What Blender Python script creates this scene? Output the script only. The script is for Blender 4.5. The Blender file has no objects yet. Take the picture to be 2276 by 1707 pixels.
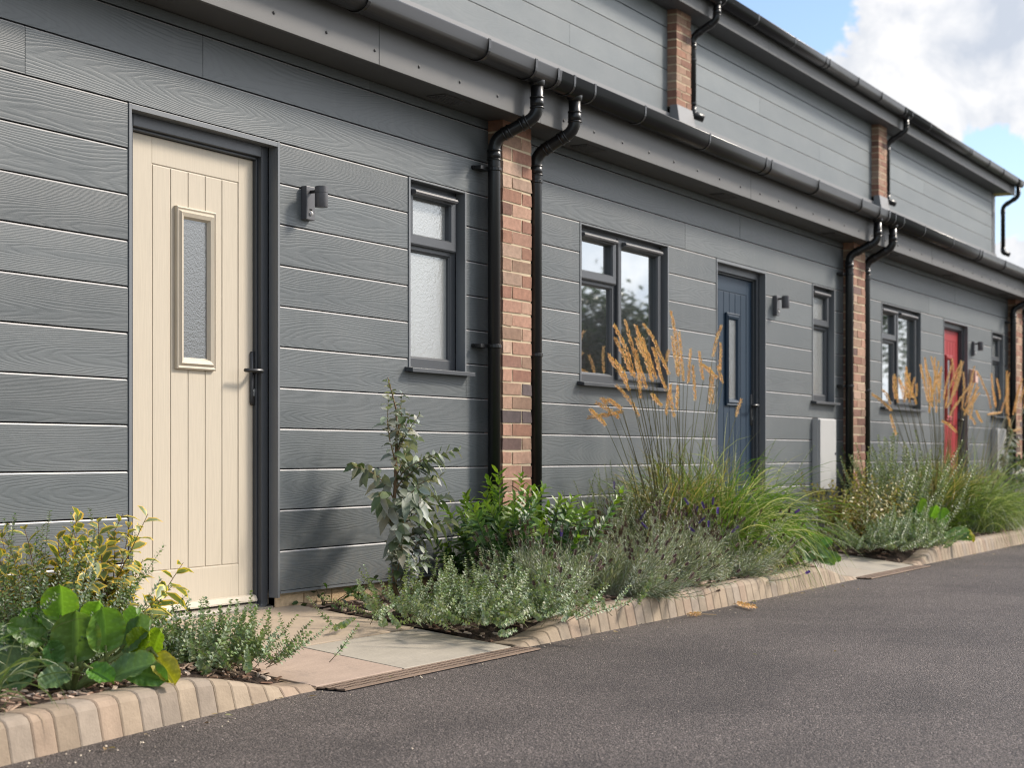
import bpy, math, random
import numpy as np
from mathutils import Vector, Matrix, noise as mnoise
R = math.radians
sc = bpy.context.scene
COL = sc.collection
DEN = True
PITCH = 6.241          # width of one terraced house
T0 = 8.47              # party line of the blue-door house

# ------------------------------------------------------------------ mesh builder
class MB:
    def __init__(s):
        s.v = []; s.f = []; s.m = []; s.c = []
    def add(s, vs, fs, mat=0, col=(1, 1, 1)):
        n = len(s.v); s.v.extend(vs)
        for f in fs:
            s.f.append(tuple(i + n for i in f)); s.m.append(mat); s.c.append(col)
    def box(s, x0, x1, y0, y1, z0, z1, mat=0, col=(1, 1, 1)):
        s.add([(x0,y0,z0),(x1,y0,z0),(x1,y1,z0),(x0,y1,z0),(x0,y0,z1),(x1,y0,z1),(x1,y1,z1),(x0,y1,z1)],
              [(0,3,2,1),(4,5,6,7),(0,1,5,4),(1,2,6,5),(2,3,7,6),(3,0,4,7)], mat, col)
    def quad(s, a, b, c, d, mat=0, col=(1, 1, 1)):
        s.add([a,b,c,d], [(0,1,2,3)], mat, col)
    def prism(s, prof, x0, x1, mat=0, col=(1, 1, 1), cap=True):
        """profile of (y,z) points extruded along x"""
        n = len(prof)
        vs = [(x0,y,z) for y,z in prof] + [(x1,y,z) for y,z in prof]
        fs = [(i, (i+1)%n, n+(i+1)%n, n+i) for i in range(n)]
        if cap: fs += [tuple(range(n-1,-1,-1)), tuple(range(n,2*n))]
        s.add(vs, fs, mat, col)
    def ring(s, x0, x1, z0, z1, steps, mat=0, col=(1, 1, 1)):
        """mitred rectangular moulding: steps = [(inset, y), ...] from outside in"""
        vs = []
        for d, y in steps:
            vs += [(x0+d,y,z0+d),(x1-d,y,z0+d),(x1-d,y,z1-d),(x0+d,y,z1-d)]
        fs = []
        for k in range(len(steps)-1):
            for i in range(4):
                j = (i+1) % 4
                fs.append((4*k+i, 4*k+j, 4*k+4+j, 4*k+4+i))
        s.add(vs, fs, mat, col)
    def tube(s, pts, rad, n=8, mat=0, col=(1, 1, 1), cap=True):
        pts = [Vector(p) for p in pts]
        if not hasattr(rad, '__len__'): rad = [rad]*len(pts)
        vs = []; u = None
        for i, p in enumerate(pts):
            t = (pts[min(i+1,len(pts)-1)] - pts[max(i-1,0)])
            t = t.normalized() if t.length > 1e-9 else Vector((0,0,1))
            if u is None:
                u = t.orthogonal().normalized()
            else:
                u = (u - t*u.dot(t)); u = u.normalized() if u.length > 1e-6 else t.orthogonal().normalized()
            w = t.cross(u)
            for k in range(n):
                a = 2*math.pi*k/n
                vs.append(tuple(p + (u*math.cos(a) + w*math.sin(a))*rad[i]))
        fs = []
        for i in range(len(pts)-1):
            for k in range(n):
                fs.append((i*n+k, i*n+(k+1)%n, (i+1)*n+(k+1)%n, (i+1)*n+k))
        if cap: fs += [tuple(range(n-1,-1,-1)), tuple(range((len(pts)-1)*n, len(pts)*n))]
        s.add(vs, fs, mat, col)
    def mesh(s, name, mats, smooth=False):
        me = bpy.data.meshes.new(name)
        me.from_pydata([tuple(v) for v in s.v], [], s.f)
        for m in mats: me.materials.append(m)
        me.polygons.foreach_set('material_index', s.m)
        if smooth: me.polygons.foreach_set('use_smooth', [True]*len(s.f))
        at = me.color_attributes.new('col', 'FLOAT_COLOR', 'CORNER')
        cnt = np.array([len(f) for f in s.f])
        c = np.ones((len(s.f), 4), dtype=np.float32); c[:, :3] = np.array(s.c, dtype=np.float32)
        at.data.foreach_set('color', np.repeat(c, cnt, axis=0).ravel())
        me.update()
        return me

CACHE = {}
def tag(o, label=None, cat=None, group=None, kind=None):
    if label: o['label'] = label
    if cat: o['category'] = cat
    if group: o['group'] = group
    if kind: o['kind'] = kind
    return o
def link(name, me, parent=None, loc=(0,0,0)):
    o = bpy.data.objects.new(name, me); COL.objects.link(o)
    o.location = loc
    if parent is not None: o.parent = parent
    return o
def put(name, mb, mats, parent=None, smooth=False, bevel=0, loc=(0,0,0)):
    o = link(name, mb.mesh(name, mats if isinstance(mats, (list,tuple)) else [mats], smooth), parent, loc)
    if bevel: add_bevel(o, bevel)
    return o
def add_bevel(o, w):
    b = o.modifiers.new('edge', 'BEVEL'); b.width = w; b.segments = 2; b.limit_method = 'ANGLE'; b.angle_limit = R(40)
    b.harden_normals = False
def empty(name, loc, label, cat, group=None, rz=0):
    o = bpy.data.objects.new(name, None); COL.objects.link(o)
    o.location = loc; o.rotation_euler = (0,0,rz); o.empty_display_size = .1
    return tag(o, label, cat, group)

# ------------------------------------------------------------------ materials
class NT:
    def __init__(s, name):
        s.mat = bpy.data.materials.new(name); s.mat.use_nodes = True
        s.t = s.mat.node_tree; s.t.nodes.clear()
        s.out = s.t.nodes.new('ShaderNodeOutputMaterial')
    def n(s, typ, inp=None, **kw):
        x = s.t.nodes.new(typ)
        for k, v in kw.items(): setattr(x, k, v)
        if inp:
            for k, v in inp.items():
                if isinstance(v, bpy.types.NodeSocket): s.t.links.new(v, x.inputs[k])
                else: x.inputs[k].default_value = v
        return x
    def math(s, op, a, b=0.0, c=None):
        d = {0: a, 1: b}
        if c is not None: d[2] = c
        return s.n('ShaderNodeMath', d, operation=op).outputs[0]
    def vec(s, x, y, z):
        return s.n('ShaderNodeCombineXYZ', {0: x, 1: y, 2: z}).outputs[0]
    def pos(s):
        g = s.n('ShaderNodeNewGeometry'); q = s.n('ShaderNodeSeparateXYZ', {0: g.outputs['Position']})
        return g.outputs['Position'], q.outputs[0], q.outputs[1], q.outputs[2]
    def noise(s, vec, scale=5.0, detail=2.0, rough=.5):
        return s.n('ShaderNodeTexNoise', {'Vector': vec, 'Scale': scale, 'Detail': detail, 'Roughness': rough}).outputs[0]
    def ramp(s, fac, stops):
        r = s.n('ShaderNodeValToRGB', {0: fac}); e = r.color_ramp.elements
        while len(e) < len(stops): e.new(.5)
        for i, (p, c) in enumerate(stops):
            e[i].position = p; e[i].color = (c[0], c[1], c[2], 1) if hasattr(c, '__len__') else (c, c, c, 1)
        return r.outputs[0]
    def mix(s, fac, a, b, mode='MIX'):
        m = s.n('ShaderNodeMix', data_type='RGBA', blend_type=mode)
        for k, v in ((0, fac), (6, a), (7, b)):
            if isinstance(v, bpy.types.NodeSocket): s.t.links.new(v, m.inputs[k])
            else: m.inputs[k].default_value = v if k == 0 else ((v[0], v[1], v[2], 1) if hasattr(v, '__len__') else (v, v, v, 1))
        return m.outputs[2]
    def attr(s):
        a = s.n('ShaderNodeAttribute', attribute_name='col'); return a.outputs['Color']
    def bump(s, h, strength=.3, dist=.01):
        return s.n('ShaderNodeBump', {'Height': h, 'Strength': strength, 'Distance': dist}).outputs[0]
    def bsdf(s, color, rough=.5, metal=0.0, spec=.5, normal=None, coat=0.0):
        p = s.n('ShaderNodeBsdfPrincipled')
        for k, v in (('Base Color', color), ('Roughness', rough), ('Metallic', metal), ('Specular IOR Level', spec), ('Coat Weight', coat)):
            if isinstance(v, bpy.types.NodeSocket): s.t.links.new(v, p.inputs[k])
            else: p.inputs[k].default_value = (v[0], v[1], v[2], 1) if k == 'Base Color' else v
        if normal is not None: s.t.links.new(normal, p.inputs['Normal'])
        return p.outputs[0]
    def done(s, sh):
        s.t.links.new(sh, s.out.inputs[0]); return s.mat

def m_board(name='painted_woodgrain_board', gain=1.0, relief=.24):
    m = NT(name)
    _, x, y, z = m.pos()
    a = m.n('ShaderNodeSeparateXYZ', {0: m.attr()})
    rnd, zb = a.outputs[0], a.outputs[1]
    zl = m.math('SUBTRACT', z, m.math('MULTIPLY', zb, 8.0))
    xs = m.math('MULTIPLY_ADD', rnd, 53.0, x)
    dz = m.math('SUBTRACT', zl, m.math('MULTIPLY_ADD', rnd, .05, .03))
    h = m.noise(m.vec(m.math('MULTIPLY', xs, .42), m.math('MULTIPLY', rnd, 9.0), m.math('MULTIPLY', zl, 2.0)), 1.0, 1.5)
    h = m.math('MULTIPLY_ADD', h, .34, -.085)
    w = m.noise(m.vec(m.math('MULTIPLY', xs, 6.0), rnd, m.math('MULTIPLY', zl, 45.0)), 1.0, 2.0)
    r = m.math('SQRT', m.math('ADD', m.math('MULTIPLY', dz, dz), m.math('MULTIPLY', h, h)))
    r = m.math('MULTIPLY_ADD', w, .0075, r)
    s = m.math('SINE', m.math('MULTIPLY', r, 1150.0))
    s = m.math('POWER', m.math('MULTIPLY_ADD', s, .5, .5), 2.2)
    fine = m.noise(m.vec(m.math('MULTIPLY', xs, 3.0), rnd, m.math('MULTIPLY', zl, 330.0)), 1.0, 1.0)
    hgt = m.math('MULTIPLY_ADD', fine, .35, m.math('MULTIPLY', s, -.65))
    big = m.noise(m.vec(m.math('MULTIPLY', x, 1.0), rnd, m.math('MULTIPLY', z, 2.5)), 1.6, 4.0, .6)
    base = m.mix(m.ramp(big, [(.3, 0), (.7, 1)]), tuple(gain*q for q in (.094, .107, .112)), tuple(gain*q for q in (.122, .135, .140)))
    tint = m.math('MULTIPLY_ADD', rnd, .22, .89)
    base = m.mix(1.0, base, m.vec(tint, tint, tint), 'MULTIPLY')
    base = m.mix(m.math('MULTIPLY', s, .11*relief/.24), base, (.05, .056, .06))
    low = m.ramp(m.math('SUBTRACT', .62, z), [(.0, 0), (.45, 1)])
    spl = m.ramp(m.noise(m.vec(m.math('MULTIPLY', x, 1.0), 0.0, m.math('MULTIPLY', z, 1.3)), 26.0, 6.0, .75), [(.42, 0), (.70, 1)])
    base = m.mix(m.math('MULTIPLY', m.math('MULTIPLY', low, spl), .55), base, (.20, .175, .14))
    run = m.ramp(m.noise(m.vec(m.math('MULTIPLY', x, 14.0), 2.0, m.math('MULTIPLY', z, .7)), 1.0, 4.0, .6), [(.52, 0), (.75, 1)])
    base = m.mix(m.math('MULTIPLY', run, .16), base, (.20, .20, .19))
    return m.done(m.bsdf(base, m.math('MULTIPLY_ADD', big, .2, .36), spec=.45, normal=m.bump(hgt, relief, .003)))

def m_plain(name, color, rough=.5, metal=0.0, spec=.5, bscale=0, bstr=.1, var=.08, coat=0.0):
    m = NT(name); p, x, y, z = m.pos()
    n1 = m.noise(p, 3.0, 3.0)
    c = m.mix(n1, tuple(v*(1-var) for v in color), tuple(v*(1+var) for v in color))
    nm = m.bump(m.noise(p, bscale, 2.0), bstr, .002) if bscale else None
    return m.done(m.bsdf(c, m.math('MULTIPLY_ADD', n1, .1, rough-.05), metal, spec, nm, coat))

def m_grain_door(name, color):
    m = NT(name); p, x, y, z = m.pos()
    g = m.noise(m.vec(m.math('MULTIPLY', x, 60.0), y, m.math('MULTIPLY', z, 4.0)), 1.6, 3.0, .6)
    c = m.mix(m.ramp(g, [(.35, 0), (.65, 1)]), tuple(v*.96 for v in color), tuple(min(1, v*1.02) for v in color))
    return m.done(m.bsdf(c, .5, spec=.28, normal=m.bump(g, .3, .002)))

def m_attr(name, rough=.8, bscale=60, bstr=.4, bdist=.004, spec=.3, var=.35, vscale=25):
    m = NT(name); p, *_ = m.pos()
    n1 = m.noise(p, vscale, 5.0, .65)
    k = m.math('MULTIPLY_ADD', n1, var*2, 1-var)
    c = m.mix(1.0, m.attr(), m.vec(k, k, k), 'MULTIPLY')
    return m.done(m.bsdf(c, rough, spec=spec, normal=m.bump(m.noise(p, bscale, 4.0, .6), bstr, bdist)))

def m_leaf(name, rough=.42, trans=.3, spec=.5, vein=0):
    m = NT(name); p, *_ = m.pos()
    n1 = m.noise(p, 40.0, 2.0)
    k = m.math('MULTIPLY_ADD', n1, .5, .75)
    c = m.mix(1.0, m.attr(), m.vec(k, k, k), 'MULTIPLY')
    b = m.bsdf(c, rough, spec=spec, normal=m.bump(m.noise(p, 90.0, 2.0), .25, .003) if vein else None)
    tc = m.mix(1.0, c, (1.25, 1.35, .55), 'MULTIPLY')
    t = m.n('ShaderNodeBsdfTranslucent', {'Color': tc}).outputs[0]
    mx = m.n('ShaderNodeMixShader', {0: trans}); m.t.links.new(b, mx.inputs[1]); m.t.links.new(t, mx.inputs[2])
    return m.done(mx.outputs[0])

def m_asphalt():
    m = NT('asphalt'); p, x, y, z = m.pos()
    v = m.n('ShaderNodeTexVoronoi', {'Vector': p, 'Scale': 190.0, 'Randomness': 1.0})
    sp = m.ramp(v.outputs['Color'], [(0, .022), (.5, .062), (.82, .13), (1, .32)])
    n2 = m.noise(p, 1.3, 4.0, .6)
    n3 = m.noise(m.vec(m.math('MULTIPLY', x, .35), m.math('MULTIPLY', y, 1.6), 0.0), 1.5, 4.0, .6)
    n4 = m.ramp(m.noise(p, .55, 5.0, .65), [(.42, .0), (.58, 1.0)])
    fine = m.noise(p, 260.0, 2.0, .7)
    k = m.math('ADD', m.math('MULTIPLY_ADD', n2, .55, .30), m.math('ADD', m.math('MULTIPLY', n3, .55), m.math('MULTIPLY', n4, .30)))
    k = m.math('MULTIPLY', k, m.math('MULTIPLY_ADD', fine, .6, .70))
    c = m.mix(1.0, sp, m.vec(m.math('MULTIPLY', k, 1.33), m.math('MULTIPLY', k, 1.10), m.math('MULTIPLY', k, .96)), 'MULTIPLY')
    c = m.mix(m.ramp(m.noise(m.vec(x, m.math('MULTIPLY', y, 2.2), 3.0), 1.1, 6.0, .7), [(.60, 0), (.75, .4)]), c, (.030, .025, .026))
    hb = m.math('ADD', m.math('MULTIPLY', v.outputs['Distance'], -1.0), m.math('MULTIPLY', m.noise(p, 60.0, 3.0), .8))
    return m.done(m.bsdf(c, .72, spec=.35, normal=m.bump(hb, .8, .006)))

def m_glass(name, refl, tint, bumpy=0.0, rough=.02):
    """window pane: dark room behind, coated glass that mirrors the street"""
    m = NT(name); p, x, y, z = m.pos()
    nm = None
    if bumpy:
        vo = m.n('ShaderNodeTexVoronoi', {'Vector': p, 'Scale': 150.0}, feature='SMOOTH_F1')
        hh = m.math('ADD', vo.outputs['Distance'], m.math('MULTIPLY', m.noise(p, 60.0, 2.0), 1.2))
        nm = m.bump(hh, bumpy, .006)
    c = m.mix(m.noise(p, 2.0, 3.0), tuple(v*.8 for v in tint), tint)
    d = m.bsdf(c, .25, spec=.5, normal=nm)
    g = m.n('ShaderNodeBsdfGlossy', {'Color': (.93, .96, .95, 1), 'Roughness': rough})
    if nm is not None: m.t.links.new(nm, g.inputs['Normal'])
    fr = m.n('ShaderNodeFresnel', {'IOR': 1.5})
    fac = m.math('MINIMUM', m.math('MULTIPLY_ADD', fr.outputs[0], 1.6, refl), .92)
    mx = m.n('ShaderNodeMixShader', {0: fac}); m.t.links.new(d, mx.inputs[1]); m.t.links.new(g.outputs[0], mx.inputs[2])
    return m.done(mx.outputs[0])

def m_soil():
    m = NT('soil'); p, *_ = m.pos()
    n1 = m.noise(p, 40.0, 5.0, .7)
    c = m.ramp(n1, [(.3, (.018, .012, .009)), (.55, (.06, .04, .028)), (.75, (.16, .11, .08))])
    return m.done(m.bsdf(c, .9, spec=.2, normal=m.bump(n1, .9, .02)))

def m_slab():
    m = NT('sandstone_slab'); p, x, y, z = m.pos()
    n1 = m.noise(m.vec(m.math('MULTIPLY', x, 1.0), m.math('MULTIPLY', y, 2.2), 0.0), 3.0, 5.0, .6)
    n2 = m.noise(p, 70.0, 4.0, .7)
    rip = m.noise(m.vec(m.math('MULTIPLY', x, 2.0), m.math('MULTIPLY', y, 14.0), 0.0), 1.5, 4.0, .6)
    k = m.math('ADD', m.math('MULTIPLY_ADD', n1, .45, .66), m.math('MULTIPLY', n2, .22))
    c = m.mix(1.0, m.attr(), m.vec(k, k, k), 'MULTIPLY')
    c = m.mix(m.ramp(m.noise(p, 7.0, 5.0, .7), [(.56, 0), (.8, .45)]), c, (.13, .12, .10))
    return m.done(m.bsdf(c, .75, spec=.3, normal=m.bump(m.math('ADD', rip, m.math('MULTIPLY', n2, .3)), .5, .008)))

M = {}
M['board'] = m_board()
M['boardhi'] = m_board('hazed_woodgrain_board', 1.6, .10)  # upper-storey copy of the board; haze and brighter light put into its paler colour
M['edge'] = m_plain('board_edge_pale', (.34, .33, .325), .4, spec=.45)  # top chamfers, paler than the board faces
M['dark'] = m_plain('dark_membrane', (.012, .012, .013), .9, spec=.1)
M['trim'] = m_plain('aluminium_trim', (.16, .17, .18), .38, spec=.5)
M['frame'] = m_plain('anthracite_frame', (.052, .057, .064), .38, spec=.5, bscale=900, bstr=.12)
M['fascia'] = m_plain('fascia_board', (.125, .124, .122), .5, spec=.4, bscale=600, bstr=.2, var=.12)
M['soffit'] = m_plain('soffit_board', (.10, .10, .102), .55, spec=.3)
M['pvc'] = m_plain('black_pvc', (.013, .013, .0135), .32, spec=.55, var=.2)
M['screw'] = m_plain('screw_head', (.02, .02, .02), .4)
M['lead'] = m_plain('lead_flashing', (.22, .22, .225), .5, bscale=30, bstr=.2)
M['roof'] = m_plain('roof_sheet', (.06, .06, .065), .6)
M['brick'] = m_attr('brick', .85, 120, .6, .004, .25, .5, 30)
M['mortar'] = m_plain('mortar', (.56, .46, .32), .9, spec=.2, bscale=150, bstr=.5, var=.2)
M['lamp'] = m_plain('lamp_grey_metal', (.10, .10, .108), .4, spec=.5)
M['white'] = m_plain('white_plastic', (.72, .72, .72), .4)
M['sensor'] = m_plain('sensor_lens', (.8, .79, .78), .25)
M['chrome'] = m_plain('brushed_metal', (.75, .75, .75), .25, metal=1.0)
M['dkmetal'] = m_plain('black_metal', (.025, .024, .024), .28, spec=.6)
M['pane'] = m_glass('clear_pane', .42, (.018, .02, .02))
M['frost'] = m_glass('obscured_pane', .06, (.36, .37, .36), .13, .12)
M['frostdoor'] = m_glass('obscured_door_pane', .0, (.12, .122, .12), .18, .12)
M['asphalt'] = m_asphalt()
M['kerb'] = m_attr('kerb_stone', .85, 90, .5, .004, .25, .42, 11)
M['slab'] = m_slab()
M['pointing'] = m_plain('slab_pointing', (.36, .27, .18), .9, spec=.2, bscale=100, bstr=.4)
M['rust'] = m_plain('rusty_iron', (.25, .175, .125), .75, bscale=90, bstr=.4, var=.3)
M['soil'] = m_soil()
M['chips'] = m_attr('bark_chip', .9, 80, .4, .003, .2, .3, 60)
M['leaf'] = m_leaf('leaf')
M['shiny'] = m_leaf('glossy_leaf', .42, .30, .45, 1)
M['silver'] = m_leaf('felted_leaf', .5, .18, .45)
M['blade'] = m_leaf('grass_blade', .45, .35, .45)
M['seed'] = m_leaf('seed_head', .8, .14, .2)
M['stem'] = m_attr('stem_bark', .7, 200, .3, .001, .3, .25, 60)
M['flower'] = m_leaf('lavender_flower', .8, .2, .2)
M['box'] = m_plain('meter_box_white', (.46, .455, .445), .45, spec=.4)
M['terra'] = m_plain('pink_plaster', (.62, .40, .33), .7, bscale=60, bstr=.3)
M['timber'] = m_plain('yellow_timber', (.62, .50, .20), .7)
M['ground'] = m_plain('grass_ground', (.06, .08, .03), .9, var=.3)
DOORCOL = {'cream': (.555, .49, .39), 'blue': (.013, .032, .058), 'red': (.33, .028, .032), 'grey': (.2, .22, .2)}
for k, v in DOORCOL.items(): M['door_'+k] = m_grain_door('door_skin_'+k, v)
# ------------------------------------------------------------------ terraced houses
OPEN = [(.975, 2.28, 1.255, 2.2205), (3.169, 4.145, -1, 2.2205), (5.269, 5.816, 1.255, 2.2205)]
rg = random.Random(5)

def piece(mb, x0, x1, z0, z1, rnd, y=0.0, chamfer=True):
    zb, zt = z0+.003, z1-.003; ch = .0052 if chamfer else .001
    col = (rnd, z0/8, 0); yb = y+.0225
    zc = zt-ch; yc = y+ch*.62
    mb.add([(x0,y,zb),(x1,y,zb),(x1,y,zc),(x0,y,zc)], [(0,1,2,3)], 0, col)
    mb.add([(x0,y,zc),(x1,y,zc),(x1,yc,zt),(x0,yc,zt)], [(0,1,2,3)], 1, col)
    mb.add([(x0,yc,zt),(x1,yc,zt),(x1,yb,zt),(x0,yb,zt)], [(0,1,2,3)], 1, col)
    mb.add([(x0,yb,zb),(x1,yb,zb),(x1,y,zb),(x0,y,zb)], [(0,1,2,3)], 0, col)
    mb.add([(x0,yb,zb),(x0,y,zb),(x0,y,zc),(x0,yc,zt),(x0,yb,zt)], [(0,1,2,3,4)], 0, col)
    mb.add([(x1,y,zb),(x1,yb,zb),(x1,yb,zt),(x1,yc,zt),(x1,y,zc)], [(0,1,2,3,4)], 0, col)

def segs(a, b, cuts):
    out = []; x = a
    for c0, c1 in sorted(cuts):
        if c0 > x: out.append((x, c0))
        x = max(x, c1)
    if x < b: out.append((x, b))
    return out

def cladding_mb():
    mb = MB(); e = .019
    zs = [.218] + [.400+.1823*k for k in range(13)] + [2.637]
    joints = {11: [2.585], 12: [3.62], 13: [1.4, 4.9]}
    for i in range(len(zs)-1):
        z0, z1 = zs[i], zs[i+1]
        full = [(o[0]-e, o[1]+e) for o in OPEN if o[2] <= z0+.01 and o[3] >= z1-.02]
        part = [o for o in OPEN if z0+.01 < o[2] < z1]
        cuts = full + [(o[0]-e, o[1]+e) for o in part] + [(j-.0015, j+.0015) for j in joints.get(i, [])]
        for a, b in segs(.168, 6.073, cuts):
            piece(mb, a, b, z0, z1, rg.random(), -.0015*rg.random(), i < 13)
        for o in part: piece(mb, o[0]-e, o[1]+e, z0, o[2]-.008, rg.random(), 0, False)
        for a, b in segs(.165, 6.076, full):
            t = z1 if not part else z0+.05
            mb.quad((a,.0227,z0), (b,.0227,z0), (b,.0227,t), (a,.0227,t), 2)
    mb.prism([(-.004,.207),(-.004,.218),(.03,.218),(.03,.207)], .168, 3.148, 3)     # drip strip under the lowest board
    mb.prism([(-.004,.207),(-.004,.218),(.03,.218),(.03,.207)], 4.166, 6.073, 3)
    return mb
def cladding_high_mb():
    mb = MB(); zs = [3.905+.191*k for k in range(5)] + [4.83]
    for i in range(5):
        for a, b in segs(.168, 6.073, [(2.2, 2.203)] if i == 2 else ([(4.1, 4.103)] if i == 1 else [])):
            piece(mb, a, b, zs[i], zs[i+1], rg.random(), 1.63, True)
        mb.quad((.165,1.6527,zs[i]), (6.076,1.6527,zs[i]), (6.076,1.6527,zs[i+1]), (.165,1.6527,zs[i+1]), 2)
    return mb

BR = [(.30,.16,.11), (.34,.195,.14), (.27,.14,.10), (.37,.23,.165), (.22,.12,.09), (.32,.205,.145), (.40,.275,.205), (.18,.115,.10), (.11,.085,.085)]
BW = [14, 14, 10, 10, 8, 9, 6, 4, 2]
def brick_mb(x0, x1, yf, yb, z0, z1, seed, off=0):
    """brickwork pier: mortar core with every brick laid on its face and returns"""
    r = random.Random(seed); mb = MB()
    mb.box(x0+.0025, x1-.0025, yf+.0022, yb, z0, z1, 1)
    k = 0; z = z0+.005
    while z < z1-.02:
        zt = min(z+.0625, z1)
        x = x0 - (0 if (k+off) % 2 == 0 else .1125); 
        while x < x1-.012:
            a, b = max(x, x0), min(x+.212, x1)
            if x1-b < .02: b = x1
            if b-a > .02:
                c = r.choices(BR, BW)[0]; v = r.uniform(.8, 1.2); c = tuple(q*v for q in c)
                d = yf - r.uniform(0, .0025); j = lambda: r.uniform(-.0035, .0035)
                xa = a - (.0 if a > x0 else r.uniform(0,.002)); xb = b + (0 if b < x1 else r.uniform(0,.002))
                ym = yb if (a <= x0 or b >= x1) else yf+.02
                q = [(xa+j(),d+j()/2,z+j()),(xb+j(),d+j()/2,z+j()),(xb,ym,z),(xa,ym,z),(xa+j(),d+j()/2,zt+j()),(xb+j(),d+j()/2,zt+j()),(xb,ym,zt),(xa,ym,zt)]
                mb.add(q, [(0,3,2,1),(4,5,6,7),(0,1,5,4),(1,2,6,5),(3,0,4,7)], 0, c)
            x += .225
        z += .075; k += 1
    return mb
PLB = [(.36,.24,.14), (.42,.30,.18), (.33,.19,.11), (.40,.25,.15), (.45,.34,.22)]
def plinth_mb():
    r = random.Random(3); mb = MB()
    for xa, xb in ((.165, 3.15), (4.165, 6.076)):
        mb.box(xa, xb, .03, .12, -.2, .215, 1)
        for k in range(5):
            z = -.17+.075*k; x = xa-.1125*(k % 2)
            while x < xb:
                a, b = max(x, xa), min(x+.215, xb)
                if b-a > .03:
                    c = r.choice(PLB); v = r.uniform(.85, 1.15)
                    mb.box(a, b, .024, .06, z, z+.065, 0, tuple(q*v for q in c))
                x += .225
    return mb

def pane(mb, x0, x1, z0, z1, y): mb.box(x0, x1, y, y+.012, z0, z1)

def gutter_prof(yc, zt):
    o = []; inn = []
    for k in range(13):
        a = math.pi*k/12
        o.append((yc - .062*math.cos(a), zt-.042-.055*math.sin(a)))
        inn.append((yc - .057*math.cos(a), zt-.042-.050*math.sin(a)))
    return [(yc-.067, zt-.006), (yc-.067, zt), (yc-.057, zt)] + inn + [(yc+.057, zt), (yc+.062, zt)] + o[::-1]
def band_prof(yc, zt, e=.005):
    o = [(yc-.064-e, zt+.004)]; inn = [(yc-.0635, zt+.004)]
    for k in range(13):
        a = math.pi*k/12
        o.append((yc-(.062+e)*math.cos(a), zt-.042-(.055+e)*math.sin(a)))
        inn.append((yc-.0615*math.cos(a), zt-.042-.0545*math.sin(a)))
    o.append((yc+.062+e, zt+.004)); inn.append((yc+.0615, zt+.004))
    return o + inn[::-1]

def fillet(pts, r=.05, n=5):
    pts = [Vector(p) for p in pts]; out = [pts[0]]
    for i in range(1, len(pts)-1):
        a, b, c = pts[i-1], pts[i], pts[i+1]
        p0 = b+(a-b).normalized()*r; p1 = b+(c-b).normalized()*r
        for k in range(n+1):
            t = k/n; out.append(p0*(1-t)**2 + b*2*t*(1-t) + p1*t*t)
    out.append(pts[-1]); return out
def downpipe_mb(xd, yd, zd, xw, yw, zel, zw, zbot):
    """spout from the gutter, swan neck back to the wall, straight pipe with sockets"""
    mb = MB(); r = .034
    p = [(xd,yd,zd), (xd,yd,zel), (xw,yw,zw), (xw,yw,zbot)]
    mb.tube(fillet(p, .055), r, 14)
    mb.tube([(xd,yd,zd+.03), (xd,yd,zd-.012), (xd,yd,zd-.02)], [.05,.040,.036], 14)
    a, b = Vector(p[1]), Vector(p[2]); d = (b-a).normalized()
    for c, dr, l in ((Vector(p[1])+Vector((0,0,.10)), Vector((0,0,-1)), .055), (a+d*.06, d, .035), (b-d*.095, d, .035), (b+Vector((0,0,-.06)), Vector((0,0,-1)), .05)):
        mb.tube([c, c+dr*l], r+.003, 14)
        for q in (c, c+dr*l): mb.tube([q-dr*.004, q+dr*.004], r+.0055, 14)
    return mb
def clip_mb(xw, yw, z, yback, dx):
    mb = MB()
    mb.tube([(xw,yw,z-.011),(xw,yw,z-.007),(xw,yw,z+.007),(xw,yw,z+.011)], [.035,.040,.040,.035], 14)
    mb.box(min(xw,xw+dx), max(xw,xw+dx), yw+.02, yback-.002, z-.009, z+.009)
    mb.tube([(xw+dx, yback-.012, z), (xw+dx, yback-.002, z)], .012, 8)
    return mb

def shared(name, key, fn, mats, parent, smooth=False, bevel=0):
    if key not in CACHE:
        CACHE[key] = fn().mesh(name, mats if isinstance(mats, (list,tuple)) else [mats], smooth)
    o = link(name, CACHE[key], parent)
    if bevel: add_bevel(o, bevel)
    return o
def mk(f):
    def g():
        mb = MB(); f(mb); return mb
    return g

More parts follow.
